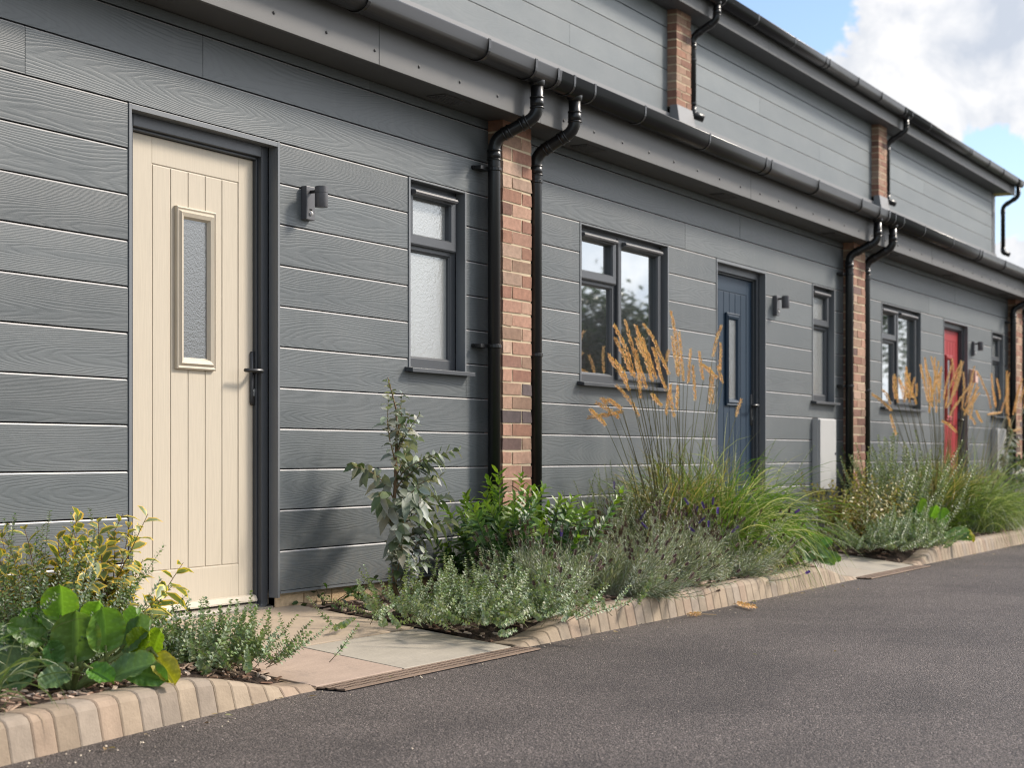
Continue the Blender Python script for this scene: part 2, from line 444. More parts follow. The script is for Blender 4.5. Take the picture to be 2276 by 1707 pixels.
def window(house, x0, x1, wide):
    z0, z1 = 1.272, 2.2205; k = 'wide' if wide else 'slim'; F = M['frame']
    xm = x0+.585 if wide else x1                       # mullion
    zt = 1.905                                          # transom
    def fr(mb):
        mb.ring(x0+.004, x1-.004, z0, z1-.004, [(0,.11), (0,.052), (.048,.052), (.056,.062), (.056,.11)])
        if wide: mb.box(xm-.034, xm+.034, .053, .11, z0+.045, z1-.05)
        mb.box(x0+.045, (xm-.03) if wide else x1-.045, .053, .11, zt-.034, zt+.034)
    w = shared('window', 'win'+k, mk(fr), F, house, bevel=.002)
    xl0, xl1 = x0+.03, (xm-.012 if wide else x1-.03)
    shared('casement', 'cas'+k, mk(lambda mb: mb.ring(xl0, xl1, zt-.012, z1-.03, [(0,.075),(0,.034),(.008,.030),(.05,.032),(.058,.044),(.060,.075)])), F, w)
    if wide: shared('casement', 'casb', mk(lambda mb: mb.ring(xm+.012, x1-.03, z0+.028, z1-.03, [(0,.075),(0,.034),(.008,.030),(.05,.032),(.058,.044),(.060,.075)])), F, w)
    shared('glazing_bead', 'bead'+k, mk(lambda mb: mb.ring(x0+.05, (xm-.032) if wide else x1-.05, z0+.046, zt-.030, [(0,.08),(0,.058),(.012,.062),(.016,.078)])), F, w)
    P = M['pane'] if wide else M['frost']
    shared('pane', 'p1'+k, mk(lambda mb: pane(mb, xl0+.05, xl1-.05, zt+.04, z1-.085, .066)), P, w)
    shared('pane', 'p2'+k, mk(lambda mb: pane(mb, x0+.055, (xm-.037) if wide else x1-.055, z0+.05, zt-.034, .074)), P, w)
    if wide: shared('pane', 'p3', mk(lambda mb: pane(mb, xm+.06, x1-.08, z0+.08, z1-.085, .066)), P, w)
    for j, (a, b) in enumerate([(xl0+.035, xl1-.03)] + ([(xm+.075, x1-.06)] if wide else [])):
        shared('vent', 'vent%s%d' % (k, j), mk(lambda mb: mb.prism([(.03,z1-.076),(.006,z1-.072),(.001,z1-.062),(.006,z1-.052),(.03,z1-.048)], a, b)), M['lamp'], w)
    def trim(mb):
        for xa, s in ((x0, -1), (x1, 1)):
            a, b = sorted((xa, xa+s*.0165))
            mb.box(a, b, -.005, .052, z0-.02, z1+.0005)
        mb.box(x0, x1, -.0045, .0525, z1-.010, z1-.0005)
    shared('trim', 'trim'+k, mk(trim), M['trim'], w, bevel=.0015)
    shared('sill', 'sill'+k, mk(lambda mb: mb.prism([(-.048,1.241),(-.048,1.262),(.06,1.274),(.06,1.252),(-.03,1.243)], x0-.05, x1+.035)), M['frame'], w, bevel=.002)

def door(house, colour):
    F = M['frame']; x0, x1, zt = 3.169, 4.145, 2.2205
    def fr(mb):
        zb = .146
        for a, b, s in ((x0+.006, x0+.066, 1), (x1-.054, x1-.006, -1)):
            i = b if s > 0 else a
            mb.box(a, b, .045, .13, zb, zt-.002)
            mb.box(min(i, i+s*.012), max(i, i+s*.012), .066, .13, zb, 2.14)
        mb.box(x0+.066, x1-.054, .045, .13, 2.148, zt-.002)
        mb.box(x0+.066, x1-.054, .066, .129, 2.136, 2.148)
    d = shared('door', 'doorframe', mk(fr), F, house, bevel=.003)
    la, lb = 3.240, 4.087
    def leaf(mb):
        y = .085; yb = .0885
        mb.box(la, lb, yb, .125, .176, 2.134)
        mb.box(la, 3.397, y, yb+.002, .176, 2.134); mb.box(3.977, lb, y, yb+.002, .176, 2.134)
        mb.box(3.397, 3.977, y, yb+.002, 2.024, 2.134); mb.box(3.397, 3.977, y, yb+.002, .176, .347)
        for k in range(5):
            a = 3.400+.1148*k
            mb.box(a+.0035, a+.1148-.0035, y+.0006, yb+.002, .352, 2.019)
        mb.prism([(.085,.176),(.062,.178),(.060,.186),(.068,.205),(.085,.210)], la+.004, lb-.004)
    shared('leaf', 'leaf'+colour, mk(leaf), M['door_'+colour], d, bevel=.0022)
    shared('glazing_frame', 'gf'+colour, mk(lambda mb: mb.ring(3.539, 3.801, 1.188, 1.868, [(0,.0852),(0,.071),(.006,.067),(.012,.071),(.016,.071),(.024,.062),(.040,.068),(.050,.084)])), M['door_'+colour], d)
    shared('pane', 'dp', mk(lambda mb: pane(mb, 3.58, 3.76, 1.23, 1.826, .0828)), M['frostdoor'], d)
    def handle(mb):
        cx = 4.071; pts = []
        n = 10
        prof = []
        for k in range(n+1):
            a = math.pi*k/n; prof.append((cx+.015*math.cos(a), 1.272+.015*math.sin(a)))
        for k in range(n+1):
            a = math.pi+math.pi*k/n; prof.append((cx+.015*math.cos(a), 1.062+.015*math.sin(a)))
        m = len(prof)
        mb.add([(x,.085,z) for x,z in prof]+[(x,.074,z) for x,z in prof], [(i,(i+1)%m,m+(i+1)%m,m+i) for i in range(m)]+[tuple(range(m,2*m))])
        mb.tube(fillet([(cx,.074,1.199),(cx,.022,1.199),(cx-.125,.026,1.197)], .018), [.011]*7+[.008], 10)
    h = shared('handle', 'hd', mk(handle), M['dkmetal'], d, True)
    shared('lock_cylinder', 'lk', mk(lambda mb: (mb.tube([(4.071,.074,1.112),(4.071,.069,1.112)], .0085, 12), mb.box(4.0665,4.0755,.0695,.074,1.088,1.112))), M['chrome'], h)
    shared('threshold', 'th', mk(lambda mb: mb.prism([(.015,.146),(.015,.156),(.06,.170),(.124,.172),(.124,.146)], x0+.008, x1-.008)), M['chrome'], d)
    def trim(mb):
        for xa, s in ((x0, -1), (x1, 1)):
            a, b = sorted((xa, xa+s*.0165)); mb.box(a, b, -.005, .046, .19, zt+.0005)
        mb.box(x0, x1, -.0045, .0465, zt-.022, zt-.0005)
    shared('trim', 'dtrim', mk(trim), M['trim'], d, bevel=.0015)

def build_house(idx, colour, label, joint):
    x = T0 + PITCH*idx
    h = empty('terraced_house', (x, 0, 0), label, 'house', 'terraced houses in one row')
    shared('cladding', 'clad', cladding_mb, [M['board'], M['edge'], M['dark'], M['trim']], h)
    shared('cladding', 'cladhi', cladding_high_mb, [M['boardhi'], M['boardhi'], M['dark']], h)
    shared('plinth', 'plinth', plinth_mb, [M['brick'], M['mortar']], h)
    shared('pillar', 'pil%d' % (idx % 2), lambda: brick_mb(-.165, .165, -.09, .03, -.2, 2.64, 11+idx), [M['brick'], M['mortar']], h)
    shared('pillar', 'pilh', lambda: brick_mb(-.165, .165, 1.54, 1.66, 3.96, 4.83, 21), [M['brick'], M['mortar']], h)
    shared('wall', 'body', mk(lambda mb: (mb.box(.0, 6.241, .131, 6.0, -.1, 2.6), mb.box(.0, 6.241, 1.66, 6.0, 2.6, 4.85))), M['dark'], h)
    shared('flashing', 'flash', mk(lambda mb: (mb.prism([(1.600,3.82),(1.600,3.895),(1.629,3.905),(1.66,3.905),(1.66,3.82)], 0, 6.241),
        mb.add([(-.19,1.5,3.80),(.19,1.5,3.80),(.19,1.6,3.80),(-.19,1.6,3.80),(-.176,1.531,3.97),(.176,1.531,3.97),(.176,1.599,3.97),(-.176,1.599,3.97)], [(0,1,5,4),(1,2,6,5),(3,0,4,7),(4,5,6,7)]))), M['lead'], h)
    shared('roof', 'roof', mk(lambda mb: mb.prism([(-.255,2.905),(1.63,3.835),(1.63,3.75),(-.255,2.86)], 0, 6.241)), M['roof'], h)
    shared('roof', 'roofhi', mk(lambda mb: mb.prism([(1.365,5.055),(6.1,6.55),(6.1,6.4),(1.365,5.01)], 0, 6.241)), M['roof'], h)
    window(h, .975, 2.28, True); window(h, 5.269, 5.816, False); door(h, colour)
    # eaves: low in front of the door, and above the set-back storey
    for dy, dz, gz, tagk in ((0, 0, 2.905, 'lo'), (1.63, 2.193, 5.045, 'hi')):
        sf = shared('soffit', 'sof'+tagk, mk(lambda mb: mb.box(0, 6.241, -.216+dy, .024+dy, 2.6375+dz, 2.65+dz)), M['soffit'], h)
        if tagk == 'lo':
            for vx in (.85, 3.02, 5.47):
                def vent(mb):
                    mb.box(vx-.13, vx+.13, -.165, -.055, 2.632, 2.6374)
                    for q in range(6): mb.box(vx-.115, vx+.115, -.158+.018*q, -.150+.018*q, 2.628, 2.632)
                shared('soffit_vent', 'sv%.2f' % vx, mk(vent), M['soffit'], sf)
        def fas(mb):
            for a, b in ((0, joint-.002), (joint+.002, 6.241)):
                mb.box(a, b, -.234+dy, -.2165+dy, 2.632+dz, gz-.03)
        fa = shared('fascia', 'fas%s%.2f' % (tagk, joint), mk(fas), M['fascia'], h, bevel=.002)
        if tagk == 'lo':
            for q in range(16):
                if q == 0: pass
                o = shared('screw', 'scr', mk(lambda mb: mb.tube([(0,.002,0),(0,-.003,0),(0,-.005,0)], [.008,.008,.004], 8)), M['screw'], fa)
                o.location = (.28+.391*q if q < 15 else 6.13, -.234, 2.692)
        yc = -.30+dy
        gu = shared('gutter', 'gut'+tagk, mk(lambda mb: mb.prism(gutter_prof(yc, gz), 0, 6.241)), M['pvc'], h, True)
        if tagk == 'lo': xs = [.155, .415, 1.106, 2.131, 3.188, 3.30, 4.338, 5.435, 5.94, 6.20]
        else: xs = [.09, .35, 1.2, 2.25, 3.25, 3.37, 4.4, 5.3]
        for bx in xs:
            def brk(mb):
                mb.prism(band_prof(yc, gz), bx-.011, bx+.011)
                mb.box(bx-.011, bx+.011, yc+.06, -.234+dy, gz-.05, gz-.02)
            shared('gutter_bracket', 'br%s%.2f' % (tagk, bx), mk(brk), M['pvc'], gu)
    for xd, xw, zw, zc, dx in ((.285, .250, 2.507, 1.387, .07), (6.072, 6.007, 2.52, 1.41, -.11)):
        dp = shared('downpipe', 'dp%.2f' % xd, lambda: downpipe_mb(xd, -.30, 2.815, xw, -.075, 2.635, zw, .05), M['pvc'], h, True)
        for z in (zc, 2.36): shared('pipe_clip', 'cl%.2f%.2f' % (xd, z), lambda: clip_mb(xw, -.075, z, 0.0, dx), M['pvc'], dp)
    def hidp():
        mb = downpipe_mb(.275, 1.33, 4.955, .24, 1.555, 4.80, 4.66, 3.98)
        mb.tube(fillet([(.24,1.555,4.02),(.24,1.555,3.95),(.30,1.47,3.915)], .03), .037, 12)
        return mb
    dp = shared('downpipe', 'dphi', hidp, M['pvc'], h, True)
    for z in (4.45, 4.05): shared('pipe_clip', 'clh%.2f' % z, lambda: clip_mb(.24, 1.555, z, 1.62, -.09), M['pvc'], dp)
    return h

build_house(-1, 'cream', 'nearest terraced house with the cream front door', 4.62)
build_house(0, 'blue', 'terraced house with the dark blue front door', 3.223)
build_house(1, 'red', 'terraced house with the red front door', 1.82)
hd = build_house(2, 'grey', 'last house of the row, beyond the red-door house, with the free gable end', 5.2)
# free end of the row belongs to the last house
shared('pillar', 'pilend', lambda: brick_mb(6.076, 6.40, -.09, .03, -.2, 2.64, 31), [M['brick'], M['mortar']], hd)
eg = MB(); eg.box(6.2415, 6.45, .02, 6.0, -.1, 2.95); eg.box(6.2415, 6.42, 1.66, 6.0, 2.95, 4.9)
put('gable_wall', eg, M['lead'], hd)
eg = MB(); eg.box(6.2415, 6.56, 1.40, 6.0, 4.832, 4.845)
put('verge_soffit', eg, M['timber'], hd)
eg = MB(); eg.box(6.2415, 6.60, 1.396, 1.4135, 4.825, 5.015)
put('fascia', eg, M['fascia'], hd)
eg = MB(); eg.prism(gutter_prof(1.33, 5.045), 6.2415, 6.66)
put('gutter', eg, M['pvc'], hd, True)
eg = MB(); eg.prism([(1.365,5.055),(6.1,6.55),(6.1,6.4),(1.365,5.01)], 6.2415, 6.60)
put('roof', eg, M['roof'], hd)
o = link('downpipe', CACHE['dphi'], hd, (6.24, 0, 0))
# brick pier that closes the near side of the cream-door house is its own pillar (left of frame)

# ------------------------------------------------------------------ things on the walls
def lamp_parts():
    e = empty('wall_lamp', (T0-PITCH+4.329, 0, 1.897), 'dark grey wall lamp with motion sensor right of the cream door', 'wall lamp', 'cylinder wall lamps beside the front doors')
    mb = MB(); mb.box(0, .068, -.030, 0.0, 0, .153); put('back_plate', mb, M['lamp'], e, bevel=.003)
    cx, cy = .034, -.088
    mb = MB(); mb.tube([(cx,-.03,.128),(cx,-.066,.128)], .008, 10); put('arm', mb, M['dkmetal'], e, True)
    mb = MB(); mb.tube([(cx,cy,.054),(cx,cy,.058),(cx,cy,.118),(cx,cy,.1185),(cx,cy,.1195),(cx,cy,.120),(cx,cy,.147),(cx,cy,.149)], [.0285,.030,.030,.0285,.0285,.030,.030,.028], 24)
    o = put('lamp_shade', mb, M['lamp'], e, True); o.modifiers.new('s', 'EDGE_SPLIT').split_angle = R(35)
    mb = MB(); mb.tube([(cx,-.029,.03),(cx,-.034,.03),(cx,-.039,.03),(cx,-.041,.03)], [.011,.011,.007,.002], 16); put('sensor', mb, M['sensor'], e, True)
    mb = MB()
    for k in range(3): mb.box(cx-.009+.007*k, cx-.005+.007*k, -.0315, -.0295, .044, .050)
    put('sensor_slots', mb, M['dark'], e)
    return e
l0 = lamp_parts()
for i, lab in ((1, 'dark grey wall lamp with motion sensor right of the blue door'), (2, 'dark grey wall lamp with motion sensor right of the red door')):
    r_ = l0.copy(); COL.objects.link(r_); r_.location.x += PITCH*i; r_['label'] = lab
    for ch in list(l0.children):
        c_ = ch.copy(); COL.objects.link(c_); c_.parent = r_

def meter(x, label):
    e = empty('meter_box', (x, 0, .535), label, 'meter box', 'white meter boxes on the house fronts')
    mb = MB(); mb.box(0, .43, -.052, 0, 0, .59); put('casing', mb, M['box'], e, bevel=.004)
    mb = MB(); mb.box(.008, .422, -.068, -.052, .008, .582); d = put('lid', mb, M['box'], e, bevel=.006)
    mb = MB(); mb.tube([(.395,-.068,.30),(.395,-.072,.30)], .012, 12); put('lock', mb, M['lamp'], d)
    return e
meter(13.72, 'white meter box low on the wall right of the blue door')
meter(13.72+PITCH, 'white meter box low on the wall right of the red door, partly behind shrubs')
def pipe_cover(x, label, w, z0, z1):
    e = empty('pipe_cover', (x, 0, z0), label, 'pipe cover', 'small grey covers low on the cladding')
    h_ = z1-z0
    mb = MB(); mb.prism([(0,0),(-.05,.0),(-.058,.012),(-.058,h_-.02),(-.045,h_),(0,h_)], 0, w); put('cover', mb, M['white'], e, bevel=.004)
    mb = MB(); mb.box(w*.3, w*.7, -.0605, -.058, h_*.35, h_*.6); put('plate', mb, M['lamp'], e)
    mb = MB(); mb.tube([(w/2,-.028,-.2),(w/2,-.028,0)], .014, 8); put('pipe', mb, M['lamp'], e, True)
pipe_cover(7.37, 'small pale pipe cover on the cladding behind the young tree', .12, .20, .345)
pipe_cover(13.56, 'small pale pipe cover on the cladding below the white meter box', .13, .20, .40)
e = empty('nest_box', (18.93, 0, 1.60), 'small pinkish box on the wall below the lamp by the red door', 'wall box')
mb = MB(); mb.prism([(0,0),(-.07,0),(-.07,.13),(0,.15)], 0, .11); put('body', mb, M['terra'], e, bevel=.004)
mb = MB(); mb.tube([(.055,-.068,.09),(.055,-.0735,.09)], .016, 12); put('hole', mb, M['dark'], e)
# ------------------------------------------------------------------ ground, road, paths, kerbs
g = MB(); g.quad((-600,-600,-.06), (900,-600,-.06), (900,900,-.06), (-600,900,-.06))
tag(put('ground', g, M['ground']), kind='structure')
g = MB(); g.quad((-80,-9,0), (260,-9,0), (260,-.2,0), (-80,-.2,0))
tag(put('road', g, M['asphalt']), kind='structure')
g = MB(); g.box(-80, 260, -9.15, -9.0, -.05, .10)
tag(put('kerb', g, M['lead']), kind='structure')

def pathz(y): return .143 + (.143-.012)*y/1.09
PATHS = [5.11+PITCH*i for i in range(3)]
PW = 1.45
def yk(t):      # road edge (front foot of the kerb)
    if t < 5.2: return -1.10 - .075*max(0, 5.0-t)**1.15
    return -1.105 + .02*math.sin(t*.5)
SL = [(.40,.32,.235), (.41,.31,.24), (.375,.335,.27), (.39,.31,.22)]
for i, px in enumerate(PATHS):
    mb = MB()
    def sl(a, b, y0, y1, col, s):
        rr = random.Random(s); dzs = [rr.uniform(-.002,.002) for _ in range(4)]
        q = [(a,y0),(b,y0),(b,y1),(a,y1)]
        vs = [(x,y,pathz(y)-.03) for x,y in q] + [(x,y,pathz(y)+d) for (x,y),d in zip(q,dzs)]
        mb.add(vs, [(0,1,5,4),(1,2,6,5),(2,3,7,6),(3,0,4,7),(4,5,6,7)], 0, col)
    cols = SL if i == 0 else [(.38,.33,.26), (.39,.335,.265), (.37,.33,.265), (.38,.33,.26)]
    sl(px, px+PW, -.60, .05, cols[0], i)
    sl(px, px+.575, -1.085, -.612, cols[1], i+5)
    sl(px+.587, px+PW, -1.085, -.612, cols[2], i+9)
    mb.quad((px-.01,-1.09,pathz(-1.09)-.006), (px+PW+.01,-1.09,pathz(-1.09)-.006), (px+PW+.01,.10,pathz(.10)-.006), (px-.01,.10,pathz(.10)-.006), 1)
    tag(put('path', mb, [M['slab'], M['pointing']], bevel=.003), kind='structure')
    e = empty('drain_channel', (px, -1.09, 0), ['rusty slotted drain channel across the sandstone path to the cream door', 'rusty slotted drain channel across the path to the blue door', 'rusty slotted drain channel across the path to the red door'][i], 'drain', 'drain channels where the paths meet the road')
    mb = MB(); mb.box(0, PW+.03, -.118, 0, -.05, .004); put('trough', mb, M['dark'], e)
    mb = MB()
    for y in (-.118, -.082, -.044, -.010): mb.box(0, PW+.03, y, y+.012, .0045, .0105)
    n = 62
    for k in range(n+1): 
        x = (PW+.03-.010)*k/n; mb.box(x, x+.010, -.1065, -.0095, .0042, .0098)
    put('grating', mb, M['rust'], e)

KC = [(.335,.265,.19), (.32,.25,.18), (.345,.275,.20), (.315,.255,.19), (.34,.255,.185), (.305,.25,.195)]
def kerb_run(a, b, drop_a, drop_b, seed):
    r = random.Random(seed); mb = MB(); t = a
    prof = [(0,-.05),(.004,.0),(.016,.5),(.024,.80),(.034,.93),(.050,.99),(.07,1.0),(.125,.985),(.150,.96),(.150,-.05)]
    def h(t):
        v = 1.0
        if drop_a: v = min(v, max(.10, (t-a)/.85))
        if drop_b: v = min(v, max(.10, (b-t)/.75))
        v = v*v*(3-2*v) if v < 1 else 1
        return .018+.100*v
    while t < b-.03:
        w = min(.1, b-t); c = r.choice(KC); v = r.uniform(.88, 1.1); c = tuple(q*v for q in c); gp = .0011*r.uniform(.5, 1.8)
        vs = []
        for tt in (t+gp, t+gp+.006, t+w-gp-.006, t+w-gp):
            inset = .0025 if tt in (t+gp, t+w-gp) else 0
            for (d, z) in prof:
                zz = z*h(tt) if z > 0 else z
                vs.append((tt, yk(tt)+d+(inset if d < .1 else -inset), zz-(inset if z > .3 else 0)))
        n = len(prof); fs = []
        for s_ in range(3):
            for i in range(n-1): fs.append((s_*n+i, (s_+1)*n+i, (s_+1)*n+i+1, s_*n+i+1))
        fs += [tuple(range(n-1,-1,-1)), tuple(range(3*n, 4*n))]
        mb.add(vs, fs, 0, c); t += w
    n = max(2, int((b-a)/.1)); 
    for k in range(n):
        p, q = a+(b-a)*k/n, a+(b-a)*(k+1)/n
        mb.add([(p,yk(p)+.018,-.05),(q,yk(q)+.018,-.05),(q,yk(q)+.04,h(q)*.84),(p,yk(p)+.04,h(p)*.84),(p,yk(p)+.13,h(p)*.9),(q,yk(q)+.13,h(q)*.9)], [(0,1,2,3),(3,2,5,4)], 1, (1,1,1))
    tag(put('kerb', mb, [M['kerb'], M['soil']]), kind='structure')
kerb_run(-2, PATHS[0]-.0, False, True, 1)
kerb_run(PATHS[0]+PW+.03, PATHS[1], True, True, 2)
kerb_run(PATHS[1]+PW+.03, PATHS[2], True, True, 3)
kerb_run(PATHS[2]+PW+.03, 29, True, False, 4)

def kh(t):
    v = 1.0
    for px in PATHS:
        if t <= px: v = min(v, max(.10, (px-t)/.75))
        elif t >= px+PW+.03: v = min(v, max(.10, (t-px-PW-.03)/.85))
        else: v = .1
    v = v*v*(3-2*v) if v < 1 else 1
    return .018+.100*v
def soilz(t, y):
    z = .118 + .022*mnoise.noise(Vector((t*2.3, y*2.3, 1))) + .012*mnoise.noise(Vector((t*9, y*9, 4)))
    z += .02*(y+.5)
    for px in PATHS:
        d = max(px-t, t-px-PW, 0)
        if d < .6: z = min(z, pathz(y)+.004 + (.118-pathz(y)+.03)*max(0, d/.6)**.8)
    f = max(0, 1-max(0, y-(yk(t)+.13))/.12)
    z = z*(1-f)+(kh(t)-.006)*f
    return z
def bed(a, b):
    mb = MB(); nx = max(4, int((b-a)/.09)); ny = 13
    vs = []
    for i in range(nx+1):
        t = a+(b-a)*i/nx
        for j in range(ny+1):
            y = (yk(t)+.13)*(1-j/ny) + .06*j/ny
            vs.append((t, y, soilz(t, y)))
    fs = [(i*(ny+1)+j, (i+1)*(ny+1)+j, (i+1)*(ny+1)+j+1, i*(ny+1)+j+1) for i in range(nx) for j in range(ny)]
    mb.add(vs, fs)
    tag(put('flower_bed', mb, M['soil'], smooth=True), kind='structure')
BEDS = [(-2, PATHS[0]), (PATHS[0]+PW, PATHS[1]), (PATHS[1]+PW, PATHS[2]), (PATHS[2]+PW, 29)]
for a, b in BEDS: bed(a, b)
r = random.Random(8); mb = MB()
CH = [(.30,.20,.14), (.42,.30,.22), (.15,.09,.06), (.36,.27,.20), (.22,.13,.09), (.5,.4,.32)]
for _ in range(5200):
    bi = r.choices([0,1,2], [3,5,2])[0]; a, b = BEDS[bi]; a = max(a, 3.2)
    t = r.uniform(a, b); y = r.uniform(yk(t)+.14, .0)
    L, W_ = r.uniform(.008,.030), r.uniform(.004,.010); an = r.uniform(0, math.pi); c = r.choice(CH)
    d = Vector((math.cos(an), math.sin(an), r.uniform(-.3,.3)))*L; s_ = Vector((-math.sin(an), math.cos(an), r.uniform(-.4,.4)))*W_
    p = Vector((t, y, soilz(t,y)+.004)); up = Vector((0,0,.005))
    mb.add([p-d-s_*.6, p+d-s_, p+d*.9+s_, p-d+s_*.7, p-d*.8-s_*.5+up, p+d*.8-s_*.8+up, p+d*.7+s_*.8+up, p-d*.8+s_*.5+up], [(4,5,6,7),(0,1,5,4),(1,2,6,5),(2,3,7,6),(3,0,4,7)], 0, c)
tag(put('bark_chips', mb, M['chips']), kind='stuff')
mb = MB()
for _ in range(420):
    t = r.uniform(2.5, 22); y = yk(t) - abs(r.gauss(0, .10)) - .004 if r.random() < .8 else r.uniform(-3.4, -1.2)
    s_ = r.uniform(.002, .006); c = r.choice([(.5,.42,.33), (.3,.26,.22), (.55,.47,.36), (.2,.17,.14)])
    p = Vector((t, y, .002)); 
    mb.add([p+Vector((-s_,-s_*.7,0)), p+Vector((s_,-s_*.5,0)), p+Vector((s_*.7,s_,0)), p+Vector((-s_*.8,s_*.6,0)), p+Vector((0,0,s_*.9))], [(0,1,4),(1,2,4),(2,3,4),(3,0,4)], 0, c)
tag(put('grit', mb, M['chips']), kind='stuff')

# ------------------------------------------------------------------ plants
def V(*a): return Vector(a)
def unit(v): return v.normalized() if v.length > 1e-9 else V(0,0,1)
def jit(c, r, a=.2, hue=.06):
    k = r.uniform(1-a, 1+a); return (max(0,c[0]*k*(1+r.uniform(-hue,hue)*2)), max(0,c[1]*k), max(0,c[2]*k*(1+r.uniform(-hue,hue)*2)))
def stem(base, d, L, r, bend=V(0,0,0), wob=.05, n=8):
    p = V(*base); d = unit(V(*d)); pts = [p.copy()]
    for i in range(n):
        d = unit(d + bend/n + V(r.gauss(0,wob), r.gauss(0,wob), r.gauss(0,wob)*.6)); p = p + d*(L/n); pts.append(p.copy())
    return pts
def along(pts, f):
    f = max(0, min(.9999, f))*(len(pts)-1); i = int(f); t = f-i
    return pts[i].lerp(pts[i+1], t), unit(pts[i+1]-pts[i])
def leaf(mb, p, d, n, L, W, col, droop=.0, fold=.12, edge=None, quick=False, mat=0):
    """one leaf blade: midrib folded, tip drooping; optional pale margin"""
    d = unit(d); s = d.cross(n); s = unit(s) if s.length > 1e-6 else d.orthogonal().normalized(); u = s.cross(d)
    g = V(0,0,-1)
    if quick:
        t = p + d*L + g*droop*L; m = p + d*L*.45 + g*droop*L*.2
        a = m + s*W*.5 + u*fold*W; b = m - s*W*.5 + u*fold*W
        mb.add([p, a, t, b], [(0,1,2),(0,2,3)], mat, col); return
    m1 = p + d*L*.30 + g*droop*L*.09; m2 = p + d*L*.68 + g*droop*L*.45; t = p + d*L + g*droop*L
    a1, b1 = m1+s*W*.46+u*fold*W, m1-s*W*.46+u*fold*W; a2, b2 = m2+s*W*.40+u*fold*W, m2-s*W*.40+u*fold*W
    if edge is None:
        mb.add([p,m1,m2,t,a1,a2,b1,b2], [(0,4,1),(0,1,6),(1,4,5,2),(1,2,7,6),(2,5,3),(2,3,7)], mat, col)
    else:
        k = .64
        c1, e1, c2, e2 = m1.lerp(a1,k), m1.lerp(b1,k), m2.lerp(a2,k), m2.lerp(b2,k); tt = m2.lerp(t,.6)
        vs = [p,m1,m2,tt,c1,c2,e1,e2]; mb.add(vs, [(0,4,1),(0,1,6),(1,4,5,2),(1,2,7,6),(2,5,3),(2,3,7)], mat, col)
        mb.add([p,c1,c2,tt,e1,e2,a1,a2,b1,b2,t], [(0,6,1),(1,6,7,2),(2,7,10,3),(0,4,8),(4,5,9,8),(5,3,10,9)], mat, edge)
def shoot(ml, ms, base, d, L, r, lL, lW, gap, cols, ang=55, bend=V(0,0,0), wob=.05, start=.12, rad=.003, pairs=False, droop=.1, edge=None, quick=False, taper=.5, stemcol=(.16,.11,.07), n=8, tips=None):
    pts = stem(base, d, L, r, bend, wob, n)
    if ms is not None: ms.tube(pts, [rad*(1-.75*i/(len(pts)-1)) for i in range(len(pts))], 5, 0, stemcol, False)
    k = max(2, int(L*(1-start)/gap)); phi = r.uniform(0, 6.28)
    for i in range(k):
        f = start+(1-start)*(i+.5)/k; p, t = along(pts, f); o = t.orthogonal().normalized(); q = t.cross(o)
        phi += 1.5708 if pairs else 2.4
        for m in ((0, math.pi) if pairs else (0,)):
            a = phi+m+r.uniform(-.3,.3); an = R(ang*r.uniform(.75,1.25))*(1-.45*max(0,f-.75)*4*.5)
            out = o*math.cos(a)+q*math.sin(a); ld = t*math.cos(an)+out*math.sin(an); nn = t*math.sin(an)-out*math.cos(an)
            sc_ = (1-taper*abs(f-.45)*1.4)*r.uniform(.75,1.2)
            c = r.choice(cols)
            if tips is not None and f > .86: c = tips
            leaf(ml, p, ld, nn, lL*sc_, lW*sc_, jit(c, r), droop*r.uniform(.3,1.6), .12, edge if edge is None else jit(edge, r, .15), quick)
    return pts
def blade(mb, base, d, L, w, r, col, bend, n=7, wob=.02, mat=0):
    p = V(*base); dd = unit(V(*d)); pts = [p.copy()]
    for i in range(n):
        dd = unit(dd + bend*(2.2*(i+.5)**1.4/n**2.4*1.6) + V(r.gauss(0,wob), r.gauss(0,wob), 0)); p = p + dd*(L/n)
        if p.z < -.10: p.z = -.10
        pts.append(p.copy()); s = unit(V(r.gauss(0,1), r.gauss(0,1), 0)); vs = []
    for i, p in enumerate(pts):
        t = unit(pts[min(i+1,n)]-pts[max(i-1,0)]); q = t.cross(s); q = unit(q) if q.length > 1e-5 else s
        ww = w*.5*(1-(i/n)**2.2)+.0002; vs += [p-q*ww, p+q*ww]
    mb.add(vs, [(2*i,2*i+1,2*i+3,2*i+2) for i in range(n)], mat, col)
def hemi(r, spread):
    a = r.uniform(0, 6.283); e = R(spread)*math.sqrt(r.random()); return V(math.sin(e)*math.cos(a), math.sin(e)*math.sin(a), math.cos(e))
def plant(name, x, y, label, cat, group=None, z=None):
    return empty(name, (x, y, soilz(x,y)-.01 if z is None else z), label, cat, group)

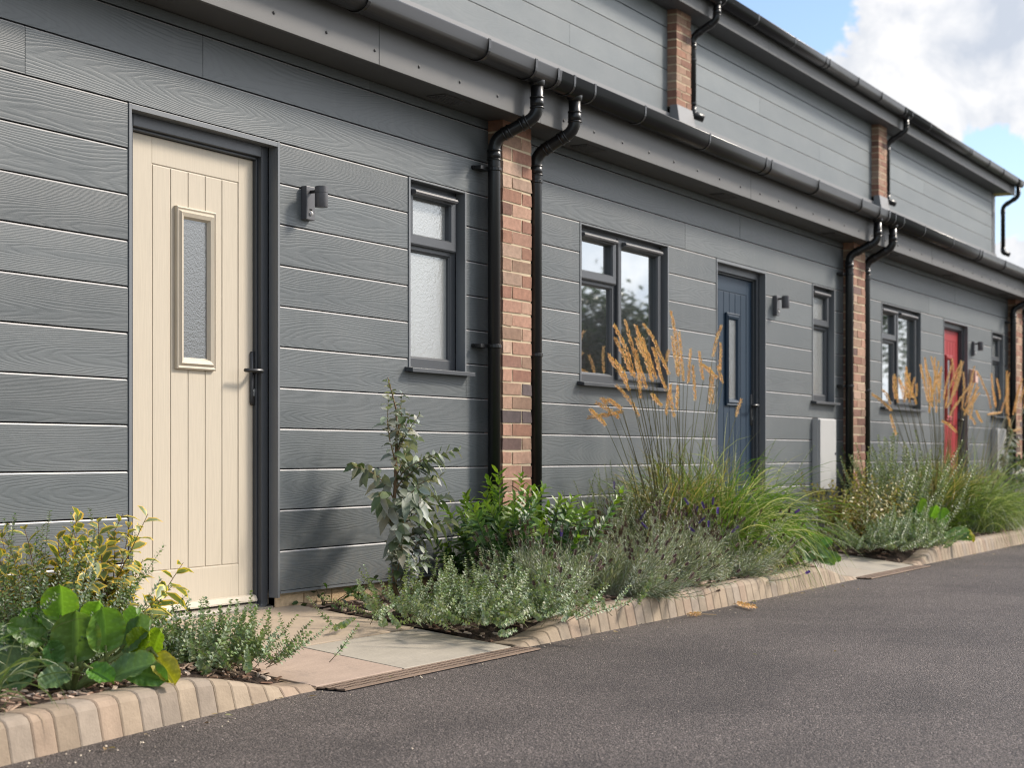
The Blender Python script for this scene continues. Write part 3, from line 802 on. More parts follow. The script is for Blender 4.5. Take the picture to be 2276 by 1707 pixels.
def silver_tree(x, y, label, H, seed, lean=0.0, sc_=1.0):
    r = random.Random(seed); e = plant('young_tree', x, y, label, 'young tree', 'silver-leaved young trees against the wall')
    ml, ms = MB(), MB()
    cols = [(.22,.24,.19), (.29,.31,.26), (.14,.17,.11), (.085,.125,.055), (.36,.38,.33)]
    trunk = [V(0,0,0), V(-.01,0,.2*H), V(.0,.01,.38*H), V(.05+lean,.0,.56*H), V(.075+lean,.01,.72*H), V(.06+lean,.0,.86*H), V(-.03+lean,-.01,H)]
    ms.tube(trunk, [.011,.010,.009,.0075,.006,.0045,.002], 7, 0, (.20,.13,.075))
    def br(f, d, L, k=1.0, bend=V(0,0,-.2), lf=.088):
        p, _ = along(trunk, f)
        shoot(ml, ms, p, V(d[0], d[1], d[2]+.35), L, r, lf*sc_*k, .050*sc_*k, .0120, cols, 62, bend*.65, .07, .08, .004, droop=.5, stemcol=(.24,.17,.09))
    br(.30, (-.8,-.2,.5), .34*H, 1.05, V(-.1,0,-.9)); br(.34, (.75,-.25,.6), .36*H, 1, V(.1,0,-.9)); br(.42, (-.7,.1,.8), .32*H, 1, V(-.6,0,-1.0))
    br(.46, (.5,-.5,.6), .34*H, .95, V(.3,-.2,-1.0)); br(.5, (.8,.1,.7), .30*H, .85, V(.3,0,-.7)); br(.56, (-.6,-.1,.55), .34*H, .9, V(-.2,0,.2)); br(.22, (.4,-.6,.5), .3*H, 1, V(.2,0,-.9))
    br(.26, (-.3,-.5,.6), .3*H, 1.05, V(-.2,-.2,-1.0)); br(.38, (.25,-.5,.7), .26*H, 1.0, V(.3,-.3,-1.4)); br(.62, (.5,0,.8), .2*H, .75, V(.2,0,.2)); br(.70, (.35,-.2,.9), .2*H, .62, V(.2,0,.3)); br(.12, (.3,-.4,.4), .22*H, .9, V(.1,0,.2)); br(.14, (-.4,-.4,.3), .22*H, .9)
    br(.06, (-.35,-.35,.8), .32*H, .95, V(-.1,0,-.3)); br(.06, (.35,-.3,.9), .36*H, .95, V(.1,0,-.3)); br(.04, (.1,-.5,.7), .26*H, .9); br(.66, (-.4,-.2,.9), .2*H, .7, V(-.2,0,.1)); br(.6, (.1,-.5,.8), .22*H, .8, V(.1,-.1,-.6))
    br(.36, (-.5,-.6,.5), .3*H, .95, V(-.1,-.2,-1.2)); br(.28, (.6,-.5,.5), .32*H, 1, V(.2,-.1,-1.2)); br(.2, (-.6,-.5,.4), .26*H, 1, V(0,0,-.8)); br(.48, (.15,-.6,.6), .25*H, .9, V(.1,-.2,-1.3)); br(.44, (.65,.1,.5), .3*H, .9, V(.2,0,-1.1))
    shoot(ml, None, trunk[3], trunk[5]-trunk[3], .30*H, r, .055*sc_, .024*sc_, .020, cols, 60, droop=.4, start=.05)
    shoot(ml, None, trunk[5], trunk[6]-trunk[5], .17*H, r, .05*sc_, .022*sc_, .014, [(.20,.25,.10), (.30,.33,.18)], 55, droop=.5, start=.0)
    put('foliage', ml, M['silver'], e, True); put('trunk', ms, M['stem'], e, True)
    return e

def lavender(x, y, label, W_, D_, H, seed, blooms, n=120):
    r = random.Random(seed); e = plant('lavender', x, y, label, 'lavender', 'lavender bushes along the kerb')
    ml, ms, mh = MB(), MB(), MB()
    cols = [(.34,.37,.28), (.43,.45,.37), (.22,.27,.15), (.52,.53,.45), (.26,.31,.18)]
    def head(mb, p, t, L, c, k=4):
        for q in range(k):
            pp = p+t*L*(q/(k-.5))
            for m in range(6):
                a = m*1.05+q*.5; o = t.orthogonal().normalized(); w = t.cross(o); out = o*math.cos(a)+w*math.sin(a)
                leaf(mb, pp, t*.75+out, t, .0120, .0085, jit(c, r, .3), 0, .1, None, True)
    tops = []; tufts = []
    for q in range(17):
        a = r.uniform(0, 6.28); e_ = R(92)*math.sqrt((q+.5)/17); tufts.append((V(math.sin(e_)*math.cos(a), math.sin(e_)*math.sin(a), max(.02, math.cos(e_))), r.uniform(.78,1.12)))
    for i in range(n):
        td, tl = tufts[i % 17]; d = unit(td + V(r.gauss(0,.17), r.gauss(0,.17), r.gauss(0,.13))); bx, by = td.x*.10*W_*2+r.gauss(0,.012), td.y*.10*D_*2+r.gauss(0,.012)
        L = H*tl*r.uniform(.78,1.05)*(.80+.30*math.hypot(d.x,d.y))
        d = unit(V(d.x*W_*1.9/H*.62, d.y*D_*1.9/H*.62, max(d.z,-.05)))
        pts = shoot(ml, None, V(bx,by,.0), d, L, r, .050, .0060, .0062, cols, 46, V(0,0,.4), .06, .12, quick=True, droop=.05, taper=.6)
        ms.tube(pts, .0014, 3, 0, (.20,.20,.12), False)
        if r.random() < .62:
            p, t = pts[-1], unit(pts[-1]-pts[-2]); q = p+unit(t+V(r.gauss(0,.15),r.gauss(0,.15),.3))*r.uniform(.03,.10)
            ms.tube([p,q], .001, 3, 0, (.22,.20,.13), False); head(mh, q, unit(q-p), r.uniform(.018,.032), r.choice([(.14,.095,.085), (.10,.065,.06), (.18,.13,.11)]))
        tops.append(pts)
    put('foliage', ml, M['silver'], e); tag(put('stems', ms, M['stem'], e), kind='stuff')
    tag(put('dried_flowers', mh, M['seed'], e), kind='stuff')
    for i in range(blooms):
        pts = r.choice(tops); p, t = pts[-1], unit(pts[-1]-pts[-2]); q = p+unit(t+V(r.gauss(0,.6),r.gauss(0,.5)-.1,.1))*r.uniform(.07,.15)
        mf = MB(); mf.tube([p,q], .0012, 3, 1, (.17,.22,.10), False); head(mf, q, unit(q-p), r.uniform(.035,.06), r.choice([(.14,.08,.34), (.18,.11,.42), (.11,.065,.28)]), 8)
        put('flower', mf, [M['flower'], M['stem']], e)
    return e

def bush(name, x, y, label, cat, seed, n, L, lL, lW, gap, cols, spread=50, mat='leaf', bend=V(0,0,.3), rx=.15, ry=.10, pairs=False, droop=.1, quick=False, ang=55, edge=None, tips=None, group=None, stemcol=(.14,.10,.06), sx=1.0, sy=1.0, start=.15, rad=.003, z=None, wob=.06):
    r = random.Random(seed); e = plant(name, x, y, label, cat, group, z); ml, ms = MB(), MB()
    for i in range(n):
        d = hemi(r, spread); d = V(d.x*sx, d.y*sy, d.z)
        shoot(ml, ms, V(r.gauss(0,rx), r.gauss(0,ry), 0), d, L*r.uniform(.55,1.1), r, lL, lW, gap, cols, ang, bend, wob, start, rad, pairs, droop, edge, quick, stemcol=stemcol, tips=tips)
    put('foliage', ml, M[mat], e, not quick); tag(put('stems', ms, M['stem'], e, True), kind='stuff')
    return e

def seed_head(p, t, L, r, curve):
    """feathery reed-grass panicle: short spikelets packed round a bending axis"""
    mb = MB(); pts = stem(p, t, L, r, curve, .05, 8); k = int(L/.0027)
    for i in range(k):
        f = i/k; q, tt = along(pts, f); w = .0165*math.sin(math.pi*min(1,f*.82+.12))**.7*r.uniform(.6,1.25)*(1+.45*math.sin(f*40+r.random()))
        o = tt.orthogonal().normalized(); b = tt.cross(o)
        for m in range(3):
            a = r.uniform(0, 6.28); out = o*math.cos(a)+b*math.sin(a); s0 = q+out*w*.30
            leaf(mb, s0, unit(tt*1.1+out*.75), out, r.uniform(.012,.021), .0048, jit(r.choice([(.78,.51,.26), (.88,.60,.34), (.66,.41,.19), (.92,.68,.43)]), r, .15), 0, .1, None, True)
    return mb
def reed_grass(x, y, label, seed, heads, nblade, hmax, wd, more):
    """heads: list of (dx, dy, z_base, dx_tip, z_tip) around the clump"""
    r = random.Random(seed); e = plant('feather_grass', x, y, label, 'ornamental grass', 'feather reed grasses with golden seed heads'); z0 = e.location.z
    mb, ms = MB(), MB()
    for i in range(nblade):
        d = hemi(r, 24); L = r.uniform(.40, .85)*hmax
        c = jit(r.choice([(.11,.15,.03), (.14,.19,.04), (.085,.13,.03), (.28,.25,.10), (.40,.34,.17)] if r.random() < .8 else [(.36,.29,.15)]), r, .25)
        blade(mb, V(r.gauss(0,wd),r.gauss(0,.06),0), d, L, r.uniform(.006,.011), r, c, V(r.gauss(0,.5), r.gauss(0,.4), -r.uniform(.1,1.3)))
    for (dx, dy, zb, dxt, zt) in heads + [(a_+r.gauss(0,.07), b_+r.gauss(0,.05), c_+r.gauss(0,.05), d_+r.gauss(0,.09), e_+r.gauss(0,.05)) for a_,b_,c_,d_,e_ in heads if r.random() < more]:
        b = V(dx*.32+r.gauss(0,.05), dy*.5, 0); p = V(dx, dy, zb-z0); tip = V(dxt, dy, zt-z0)
        mid = b.lerp(p, .55)+V((b.x-dx)*.10, 0, .03)
        ms.tube([b, b.lerp(mid,.55), mid, mid.lerp(p,.5)+V(0,0,.008), p], [.0030,.0028,.0025,.002,.0015], 5, 0, jit((.16,.15,.06), r, .2), False)
        for q in range(2):
            f = r.uniform(.15, .6); bp = b.lerp(p, f); blade(mb, bp, unit(p-b)+V(r.gauss(0,.12),r.gauss(0,.12),0), r.uniform(.15,.38), .006, r, jit((.15,.16,.05), r, .3), V(r.gauss(0,.8), r.gauss(0,.5), -r.uniform(0,1.4)))
        t = tip-p; o = put('seed_head', seed_head(p, t, t.length, r, V(t.x*.5+r.gauss(0,.08), r.gauss(0,.1), -.04)), M['seed'], e)
    put('blades', mb, M['blade'], e); put('stems', ms, M['stem'], e)
    return e
def arch_grass(x, y, label, seed, n, L, cols, group=None, wd=.10, dirx=0.0):
    r = random.Random(seed); e = plant('arching_grass', x, y, label, 'ornamental grass', group); mb = MB()
    for i in range(n):
        d = hemi(r, 44); d.x += dirx*r.random(); d.y -= .22*r.random()
        blade(mb, V(r.gauss(0,wd),r.gauss(0,.06),0), d, L*r.uniform(.5,1.15), r.uniform(.0045,.0085), r, jit(r.choice(cols), r, .22), V(d.x*.9, d.y*.9, -(r.uniform(.3,1.5) if r.random() < .5 else r.uniform(1.5,3.4))), 10)
    put('blades', mb, M['blade'], e)
    return e

def big_leaf(mb, base, d, n, L, W, r, col, cup=.25, droop=.3):
    """broad rounded elephant-ear leaf on a thick stalk, wavy rim, sunken veins"""
    d = unit(d); s = unit(d.cross(n)); u = s.cross(d); NX, NY = 14, 20; vs = []; ph = r.uniform(0, 6)
    pet = base + d*L*.22
    for j in range(NY+1):
        v = j/NY; half = W*.53*(.05+.95*max(0, 1-(2*v**.86-1)**2)**.5)
        for i in range(NX+1):
            h_ = 2*i/NX-1; a = abs(h_)
            z = cup*W*.5*(a**1.7) - .016*(1-a)**3 + .0035*math.sin(v*17+ph+h_*2)*a**2 + -.0022*math.cos((v*7-a*1.1)*6.283)*min(1,a*3)
            p = pet + d*L*.86*v + s*half*h_ + u*z + V(0,0,-1)*droop*L*v*v*.6
            vs.append(p)
    fs = []; q = NX+1
    for j in range(NY):
        for i in range(NX): fs.append((j*q+i, j*q+i+1, (j+1)*q+i+1, (j+1)*q+i))
    n0 = len(mb.f); mb.add(vs, fs, 0, col)
    for k, f in enumerate(fs):
        i = k % NX; j = k//NX
        if i in (NX//2-1, NX//2): mb.c[n0+k] = tuple(min(1,c*1.25+.012) for c in col)
        elif math.cos(((j+.5)/NY*7-abs(2*(i+.5)/NX-1)*1.1)*6.283) > .78: mb.c[n0+k] = tuple(min(1,c*1.16+.006) for c in col)
        elif (i in (0, NX-1) or j == NY-1): mb.c[n0+k] = (col[0]*1.18, col[1]*1.02, col[2]*.9)
    mb.tube([base, base.lerp(pet,.5)+u*-.004, pet+d*L*.1], [.007,.006,.004], 6, 1, (.16,.19,.06))
# leaf blades of one plant: (base u, base h, tip u, tip h, width, toward viewer, colour) in cm, u = sideways
EAR = [(-3.2,17,-3.8,27.5,10,-3,2), (1,3,1,18.5,13,3,0), (10.5,6.5,9.5,20,11,1,1), (14.5,8,23,17,10.5,-3,4), (17,8,22.5,13,7,0,5), (24,6,26.5,14,6,-2,5), (25,7,30.5,-1,7,2,6), (-9,7,-22,2,11,6,4), (-7,10.5,-18,16,8,2,0),
       (-15,8,-26,13,10,1,3), (-11,2,-24,-4,9,9,4), (0,1,-9,-2.5,7,11,4), (4.5,2,11,-1.5,6.5,11,1), (10,-1,23,4,9.5,8,4), (-5,2,-6.5,9.5,7,7,3), (6,14,8,23,8,-6,2), (-12,13,-14,21,9,-7,1), (15,2,27,-.5,8,4,0), (-20,3,-31,-1,9,4,0), (17,13,20,21,8,-8,0), (2,12,-9,21,9,-5,4)]
EARC = [(.115,.22,.05), (.13,.28,.04), (.17,.34,.04), (.095,.20,.065), (.12,.22,.08), (.26,.36,.025), (.40,.36,.03)]
def elephant_ears(x, y, label, seed, s_=1.0, skip=0.0, flip=1):
    r = random.Random(seed); e = plant('elephant_ears', x, y, label, 'leafy plant', 'broad-leaved elephant-ear plants'); mb = MB()
    rt, tw = V(.55,-.83,0), V(-.70,-.68,.2)
    for (bu, bh, tu, th, w, tv, ci) in EAR:
        if r.random() < skip: continue
        P = lambda u, h_, t_: (rt*u*flip + V(0,0,1)*(h_+5.0) + tw*t_)*.01*s_
        b, t = P(bu, bh, tv-1.5), P(tu, th, tv+2.5); d = t-b; L = d.length*1.12
        n = unit(tw*r.uniform(.7,1.1)+V(0,0,r.uniform(.35,.8))+rt*r.uniform(-.35,.35)); d = unit(d); n = unit(n-d*n.dot(d))
        col = EARC[ci]; big_leaf(mb, b-d*L*.18, d, n, L*1.12, w*.0112*s_, r, jit(col, r, .12), r.uniform(.08,.22), .12)
        mb.tube([V(0,0,0), (b-d*L*.18).lerp(V(0,0,0),.4)+V(0,0,.01), b-d*L*.15], [.008*s_,.007*s_,.006*s_], 6, 1, (.22,.26,.09), False)
    put('leaves', mb, [M['shiny'], M['stem']], e, True)
    return e
# ------------------------------------------------------------------ planting
H1 = [(-0.79, -0.06, 1.27, -1.1, 1.57), (-0.98, -0.1, 1.24, -1.19, 1.39), (-0.65, -0.02, 1.05, -0.83, 1.24), (-0.87, -0.08, 1.28, -1.06, 1.49), (-0.65, -0.1, 1.26, -0.88, 1.57), (-0.57, -0.02, 1.4, -0.7, 1.54), (-0.12, 0.1, 1.29, -0.29, 1.57), (0.01, 0.07, 1.32, -0.25, 1.64), (-0.06, 0.06, 1.22, -0.24, 1.5), (-0.65, -0.07, 1.21, -0.84, 1.43), (-0.24, 0.01, 1.12, -0.48, 1.23), (-0.69, -0.05, 1.15, -0.73, 1.27), (-0.39, -0.08, 1.06, -0.37, 1.21), (-0.28, -0.09, 1.05, -0.39, 1.25), (-0.16, -0.07, 1.31, -0.18, 1.7), (0.22, 0.1, 1.32, 0.14, 1.57), (0.26, 0.08, 1.29, 0.2, 1.6), (0.31, 0.07, 1.28, 0.33, 1.5), (0.57, 0.07, 1.31, 0.5, 1.5), (0.09, -0.07, 1.16, 0.11, 1.38), (0.43, -0.05, 1.45, 0.59, 1.68), (0.77, 0.03, 1.38, 0.75, 1.56), (0.89, 0.06, 1.3, 0.81, 1.41), (0.73, 0.09, 1.16, 0.76, 1.41), (0.79, 0.09, 1.16, 0.81, 1.35), (0.71, -0.1, 1.07, 0.79, 1.19), (-0.99, 0.03, 0.99, -1.21, 1.1), (-0.79, 0.04, 1.04, -1.04, 1.12), (-0.85, 0.0, 1.09, -1.04, 1.16)]
H2 = [(-1.79, -0.08, 1.28, -1.98, 1.45), (-1.69, -0.01, 1.24, -1.91, 1.36), (-1.51, -0.1, 1.29, -1.75, 1.47), (-0.51, 0.1, 1.27, -0.89, 1.56), (-0.76, 0.09, 1.32, -0.57, 1.52), (-0.45, 0.01, 1.29, -0.78, 1.61), (-0.59, -0.05, 1.46, -0.83, 1.66), (0.17, 0.1, 1.21, 0.11, 1.72), (-0.26, 0.02, 1.36, -0.08, 1.67), (0.45, 0.09, 1.26, 0.64, 1.73), (0.8, 0.08, 1.43, 1.08, 1.74), (0.26, 0.0, 1.18, 0.73, 1.61), (0.07, -0.02, 1.25, 0.45, 1.59), (0.12, 0.02, 1.33, 0.19, 1.66), (0.62, -0.02, 1.25, 0.99, 1.61), (0.56, -0.08, 1.21, 0.87, 1.51), (0.73, -0.05, 1.22, 1.1, 1.46), (1.57, 0.08, 1.12, 1.33, 1.26), (0.06, -0.11, 1.03, -0.39, 1.16), (-1.88, -0.11, 0.98, -2.0, 1.15), (-0.33, 0.03, 1.28, -0.44, 1.62), (-0.55, -0.05, 1.24, -0.64, 1.5), (-0.83, 0.01, 1.33, -0.83, 1.45)]
H3 = [(1.06, -0.01, 1.33, 0.89, 1.69), (1.15, -0.04, 1.4, 1.13, 1.62), (2.17, 0.12, 1.28, 2.15, 1.72), (1.39, -0.07, 1.23, 1.47, 1.59), (1.83, -0.02, 1.25, 1.95, 1.65), (1.72, -0.07, 1.27, 1.89, 1.6), (2.41, 0.03, 1.39, 2.54, 1.63), (0.55, -0.05, 1.23, 1.28, 1.32), (1.81, -0.03, 1.08, 2.31, 1.11), (1.38, 0.06, 1.32, 1.34, 1.51), (2.27, -0.04, 1.33, 2.4, 1.64)]

# bed left of the cream door
GR = [(0.112, 0.180, 0.053), (0.150, 0.225, 0.075), (0.083, 0.135, 0.045), (0.240, 0.300, 0.195), (0.300, 0.345, 0.270)]
lon = bush('small_leaved_shrub', 4.36, -.46, 'small-leaved green shrub with long sprays left of the cream door', 'shrub', 31, 260, .50, .023, .0135, .0085, GR, 80, 'shiny', V(0,0,.12), .18, .10, True, .05, True, 68, sx=1.2, rad=.002, start=.05)
YV = [(0.176, 0.230, 0.061), (0.216, 0.257, 0.095), (0.270, 0.311, 0.162), (0.149, 0.203, 0.068)]
bush('variegated_shrub', 4.66, -.36, 'yellow-edged variegated shrub beside the left jamb of the cream door', 'shrub', 32, 34, .53, .112, .054, .022, YV, 46, 'shiny', V(.05,-.05,.2), .11, .06, False, .35, False, 62, edge=(.78,.56,.10), stemcol=(.17,.10,.06), rad=.004, sx=1.1)
EL = [(0.080, 0.180, 0.038), (0.095, 0.218, 0.034), (0.123, 0.266, 0.028), (0.068, 0.162, 0.053), (0.095, 0.190, 0.076)]
elephant_ears(4.12, -.86, 'large elephant-ear plant with glossy green leaves at the left end of the kerb', 33)
SVP = [(.24,.30,.17), (.31,.37,.24), (.18,.25,.11), (.38,.43,.31), (.26,.34,.14)]
SV = [(0.203, 0.270, 0.135), (0.270, 0.338, 0.203), (0.149, 0.216, 0.095), (0.338, 0.405, 0.257), (0.230, 0.324, 0.121)]
bush('silver_trailer', 4.90, -.78, 'low silvery trailing plant right of the elephant ears, in front of the cream door', 'low plant', 34, 150, .25, .021, .020, .0085, SV, 80, 'silver', V(.1,-.05,.35), .13, .10, True, .1, True, 60, group='silvery trailing plants by the paths', rad=.0016, stemcol=(.22,.17,.11))
arch_grass(3.52, -1.02, 'pale grass tuft hanging over the kerb at the left edge', 35, 60, .42, [(.16,.20,.10), (.30,.34,.20), (.10,.15,.05)], 'arching grasses at the kerb', .05, .35)
# weeds at the foot of the wall right of the door
for wx, lab, sd in ((6.66, 'little dark green seedling at the wall foot nearest the cream door frame', 36), (6.98, 'little dark green seedling at the wall foot under the young tree', 37)):
    bush('seedling', wx, -.05, lab, 'seedling', sd, 7, .14, .07, .026, .03, [(.06,.10,.03), (.05,.085,.035), (.09,.15,.03)], 80, 'leaf', V(0,-.2,-.1), .04, .01, droop=.4, start=.2, group='seedlings at the wall foot', z=.145)
# bed between the cream and the blue door
silver_tree(6.93, -.27, 'slim silver-leaved young tree against the wall right of the cream door', 1.08, 41, -.05)
bush('silver_trailer', 6.92, -.76, 'wide silvery trailing plant spilling over the path edge below the young tree', 'low plant', 42, 360, .30, .020, .020, .0085, SVP, 80, 'silver', V(-.05,-.05,.30), .31, .20, True, .1, True, 68, wob=.14, group='silvery trailing plants by the paths', sx=1.5, rad=.0016, stemcol=(.22,.20,.10))
HB = [(0.080, 0.167, 0.051), (0.065, 0.131, 0.043), (0.109, 0.217, 0.051), (0.058, 0.109, 0.043), (0.131, 0.203, 0.087)]
bush('green_shrub', 7.95, -.36, 'bushy bright green shrub in front of the first brick pillar', 'shrub', 43, 84, .62, .095, .034, .016, HB, 58, 'shiny', V(0,0,.45), .14, .08, True, .18, False, 58, tips=(.16,.26,.03), sx=1.2, rad=.004, stemcol=(.13,.13,.05))
lavender(7.42, -.80, 'lavender bush nearest the cream-door path, mostly brown dried heads', .40, .26, .38, 44, 2, 210)
lavender(8.10, -.82, 'lavender bush second from the cream-door path, in front of the bright green shrub', .40, .26, .40, 45, 2, 210)
lavender(8.82, -.80, 'lavender bush third from the cream-door path, with scattered purple flowers', .40, .28, .44, 46, 8, 210)
lavender(9.58, -.80, 'lavender bush nearest the arching grass, with the most purple flowers', .40, .28, .44, 47, 10, 210)
bush('small_leaved_shrub', 9.45, -.24, 'grey-green fine-leaved shrub under the double window of the blue-door house', 'shrub', 48, 130, .66, .022, .0095, .0085, [(.17,.21,.11), (.25,.29,.18), (.11,.16,.06), (.32,.35,.25)], 52, 'leaf', V(.1,0,.1), .22, .07, True, .05, True, 55, sx=1.2, rad=.0022)
reed_grass(10.05, -.38, 'tall golden feather grass in front of the window left of the blue door', 49, H1, 900, 1.02, .22, .35)
arch_grass(10.30, -.60, 'fountain of green and straw grass arching over the kerb before the blue door', 50, 1100, .86, [(.11,.19,.03), (.14,.22,.04), (.085,.15,.025), (.40,.42,.25), (.50,.49,.34)], 'arching grasses at the kerb', .20, .0)
bush('sprig_shrub', 10.98, -.42, 'airy upright sprigs with tiny pale leaves in front of the blue door', 'shrub', 51, 22, .86, .021, .012, .014, [(.19,.25,.10), (.12,.19,.05), (.30,.34,.20)], 30, 'leaf', V(.1,0,.2), .12, .08, True, .1, True, 60, rad=.002)
elephant_ears(10.95, -.82, 'bright elephant-ear plant half hidden by the arching grass', 52, .85, .1, -1)
bush('silver_trailer', 11.22, -.80, 'sparse pale sprigs at the kerb end beside the blue-door path', 'low plant', 53, 26, .30, .018, .012, .013, SV, 60, 'silver', V(0,0,.4), .10, .07, True, .1, True, 60, group='silvery trailing plants by the paths', rad=.0016)
# bed between the blue and the red door
bush('variegated_shrub', 13.62, -.42, 'yellowish bushy shrub in front of the second brick pillar', 'shrub', 61, 90, .62, .055, .026, .015, [(.22,.26,.08), (.15,.21,.07), (.28,.32,.16), (.38,.30,.09)], 60, 'shiny', V(0,0,.2), .20, .10, False, .2, False, 60, edge=(.40,.30,.08), rad=.003)
bush('small_leaved_shrub', 14.35, -.52, 'taller grey-green shrub with upright sprays between yellowish shrub and second feather grass', 'shrub', 62, 130, .86, .040, .019, .0125, [(.17,.23,.10), (.25,.30,.18), (.12,.17,.07), (.35,.39,.28)], 44, 'leaf', V(0,0,.4), .26, .12, True, .1, True, 55, rad=.0025)
bush('silver_trailer', 13.22, -.82, 'pale silvery trailing plant at the start of the far bed beside the blue-door path', 'low plant', 63, 240, .34, .022, .020, .009, SVP, 80, 'silver', V(0,0,.25), .28, .12, True, .1, True, 60, group='silvery trailing plants by the paths', sx=1.3, rad=.0016)
elephant_ears(13.95, -.88, 'elephant-ear plant with large flopping grey-green leaves in the far bed', 64, 1.15, .3)
arch_grass(10.12, -.52, 'upright green grass tuft behind the lavender, below the double window', 54, 520, .92, [(.12,.21,.035), (.15,.25,.05), (.09,.16,.03), (.36,.36,.20)], 'arching grasses at the kerb', .16, -.05)
reed_grass(15.9, -.50, 'dense golden feather grass in front of the red door', 65, H2, 800, 1.0, .24, .7)
arch_grass(16.35, -.72, 'soft blue-green arching grass mound at the far kerb', 66, 900, .86, [(.17,.23,.09), (.23,.28,.15), (.34,.38,.25), (.13,.19,.06)], 'arching grasses at the kerb', .22, .15)
arch_grass(15.5, -.55, 'dark green arching grass at the foot of the far feather grass', 69, 380, .80, [(.07,.11,.025), (.09,.13,.03), (.06,.09,.02)], 'arching grasses at the kerb', .18, .0)
reed_grass(17.3, -.40, 'golden feather grass farthest along the beds, at the right edge', 67, H3, 240, .9, .16, .4)
lavender(17.1, -.78, 'green lavender bush farthest along the kerb, at the right edge', .42, .26, .46, 68, 12, 130)
bush('green_shrub', 16.95, -.30, 'leafy green shrub between the two farthest golden feather grasses', 'shrub', 70, 40, .55, .06, .02, .014, HB, 60, 'shiny', V(0,0,.4), .18, .1, True, .15, True, 58)
# bed beyond the red-door path
silver_tree(19.45, -.30, 'silver-leaved young tree by the white meter box right of the red door', 1.05, 71, .0, 1.15)
silver_tree(20.55, -.40, 'tall pale-leaved young tree in front of the farthest brick pillar', 1.85, 72, .02, 1.2)
bush('green_shrub', 20.3, -.5, 'green shrub at the foot of the farthest pale young tree', 'shrub', 73, 40, .6, .07, .024, .016, HB, 62, 'shiny', V(0,0,.4), .3, .1, True, .15, True, 58)

# fallen seed heads and bits on the road
def fallen(x, y, an, L, lab, sd):
    r = random.Random(sd); mb = seed_head(V(0,0,.016), V(math.cos(an), math.sin(an), 0), L, r, V(r.gauss(0,.2), r.gauss(0,.2), 0))
    mb.tube([V(-.10*math.cos(an), -.10*math.sin(an), .004), V(0,0,.012)], .0014, 5, 0, (.5,.36,.18))
    tag(put('fallen_seed_head', mb, M['seed'], loc=(x,y,0)), lab, 'seed head', 'seed heads fallen on the road')
fallen(8.36, -1.22, R(155), .10, 'short golden seed head fallen on the road at the kerb', 81)
fallen(9.02, -1.16, R(224), .28, 'long golden seed head fallen on the road, farther out than the short one', 82)

r = random.Random(83); mb = MB()
for q in range(70):
    t = r.uniform(3.2, 18); y = yk(t)-abs(r.gauss(0,.07))-.012 if q < 50 else r.uniform(-3.0,-1.25); a = r.uniform(0,6.28)
    leaf(mb, V(t, y, .006), V(math.cos(a), math.sin(a), r.uniform(.05,.4)), V(r.gauss(0,.3), r.gauss(0,.3), 1), r.uniform(.015,.04), r.uniform(.006,.016), r.choice([(.30,.20,.10), (.42,.31,.17), (.20,.12,.07), (.25,.24,.10)]), .2, .15)
tag(put('leaf_litter', mb, M['leaf']), kind='stuff')

# trees across the road (seen mirrored in the windows)
def tree(x, y, H, W_, seed, lab):
    r = random.Random(seed); e = empty('broadleaf_tree', (x,y,-.05), lab, 'tree', 'trees across the road')
    mt, mc = MB(), MB(); hb = H*.28
    mt.tube([V(0,0,0), V(.05,.02,hb*.6), V(.0,.05,hb*1.2), V(.1,0,H*.6), V(.05,0,H*.9)], [.16,.13,.11,.06,.02], 8, 0, (.10,.075,.05))
    for i in range(11):
        a = r.uniform(0, 6.28); f = r.uniform(.3,.8); z = H*f; L = W_*.9*(1.1-f*.7)
        pts = stem(V(.04,.02,z), V(math.cos(a), math.sin(a), .55), L, r, V(0,0,.3), .12, 6); mt.tube(pts, [.05*(1-i_/7) for i_ in range(7)], 5, 0, (.10,.075,.05), False)
        for k in range(9):
            c = pts[-1-(k % 4)]+V(r.gauss(0,.32*W_*.5), r.gauss(0,.32*W_*.5), r.gauss(0,.25*W_*.5)); cs = r.choice([(.035,.06,.016), (.05,.08,.02), (.065,.10,.03), (.028,.048,.014)])
            for q in range(100):
                p = c+V(r.gauss(0,1), r.gauss(0,1), r.gauss(0,.8))*.26*W_*.42; leaf(mc, p, V(r.gauss(0,1), r.gauss(0,1), r.gauss(-.2,.7)), V(r.gauss(0,.5),r.gauss(0,.5),1), r.uniform(.14,.26), r.uniform(.09,.15), jit(cs, r, .25), .1, .1, None, True)
    put('trunk', mt, M['stem'], e, True); put('crown', mc, M['leaf'], e)
for i, (x, y, H, W_, lab) in enumerate([(40.5,-15.5,4.6,3.3,'round bushy tree across the road, lowest and nearest'), (46,-17,4.0,2.2,'small tree across the road between the round tree and the tall pair'),
     (58,-15,9.0,4.6,'tall tree across the road, nearer of the tall pair'), (67,-16,10.0,5.0,'tall tree across the road, farther of the tall pair')]): tree(x, y, H, W_, 90+i, lab)

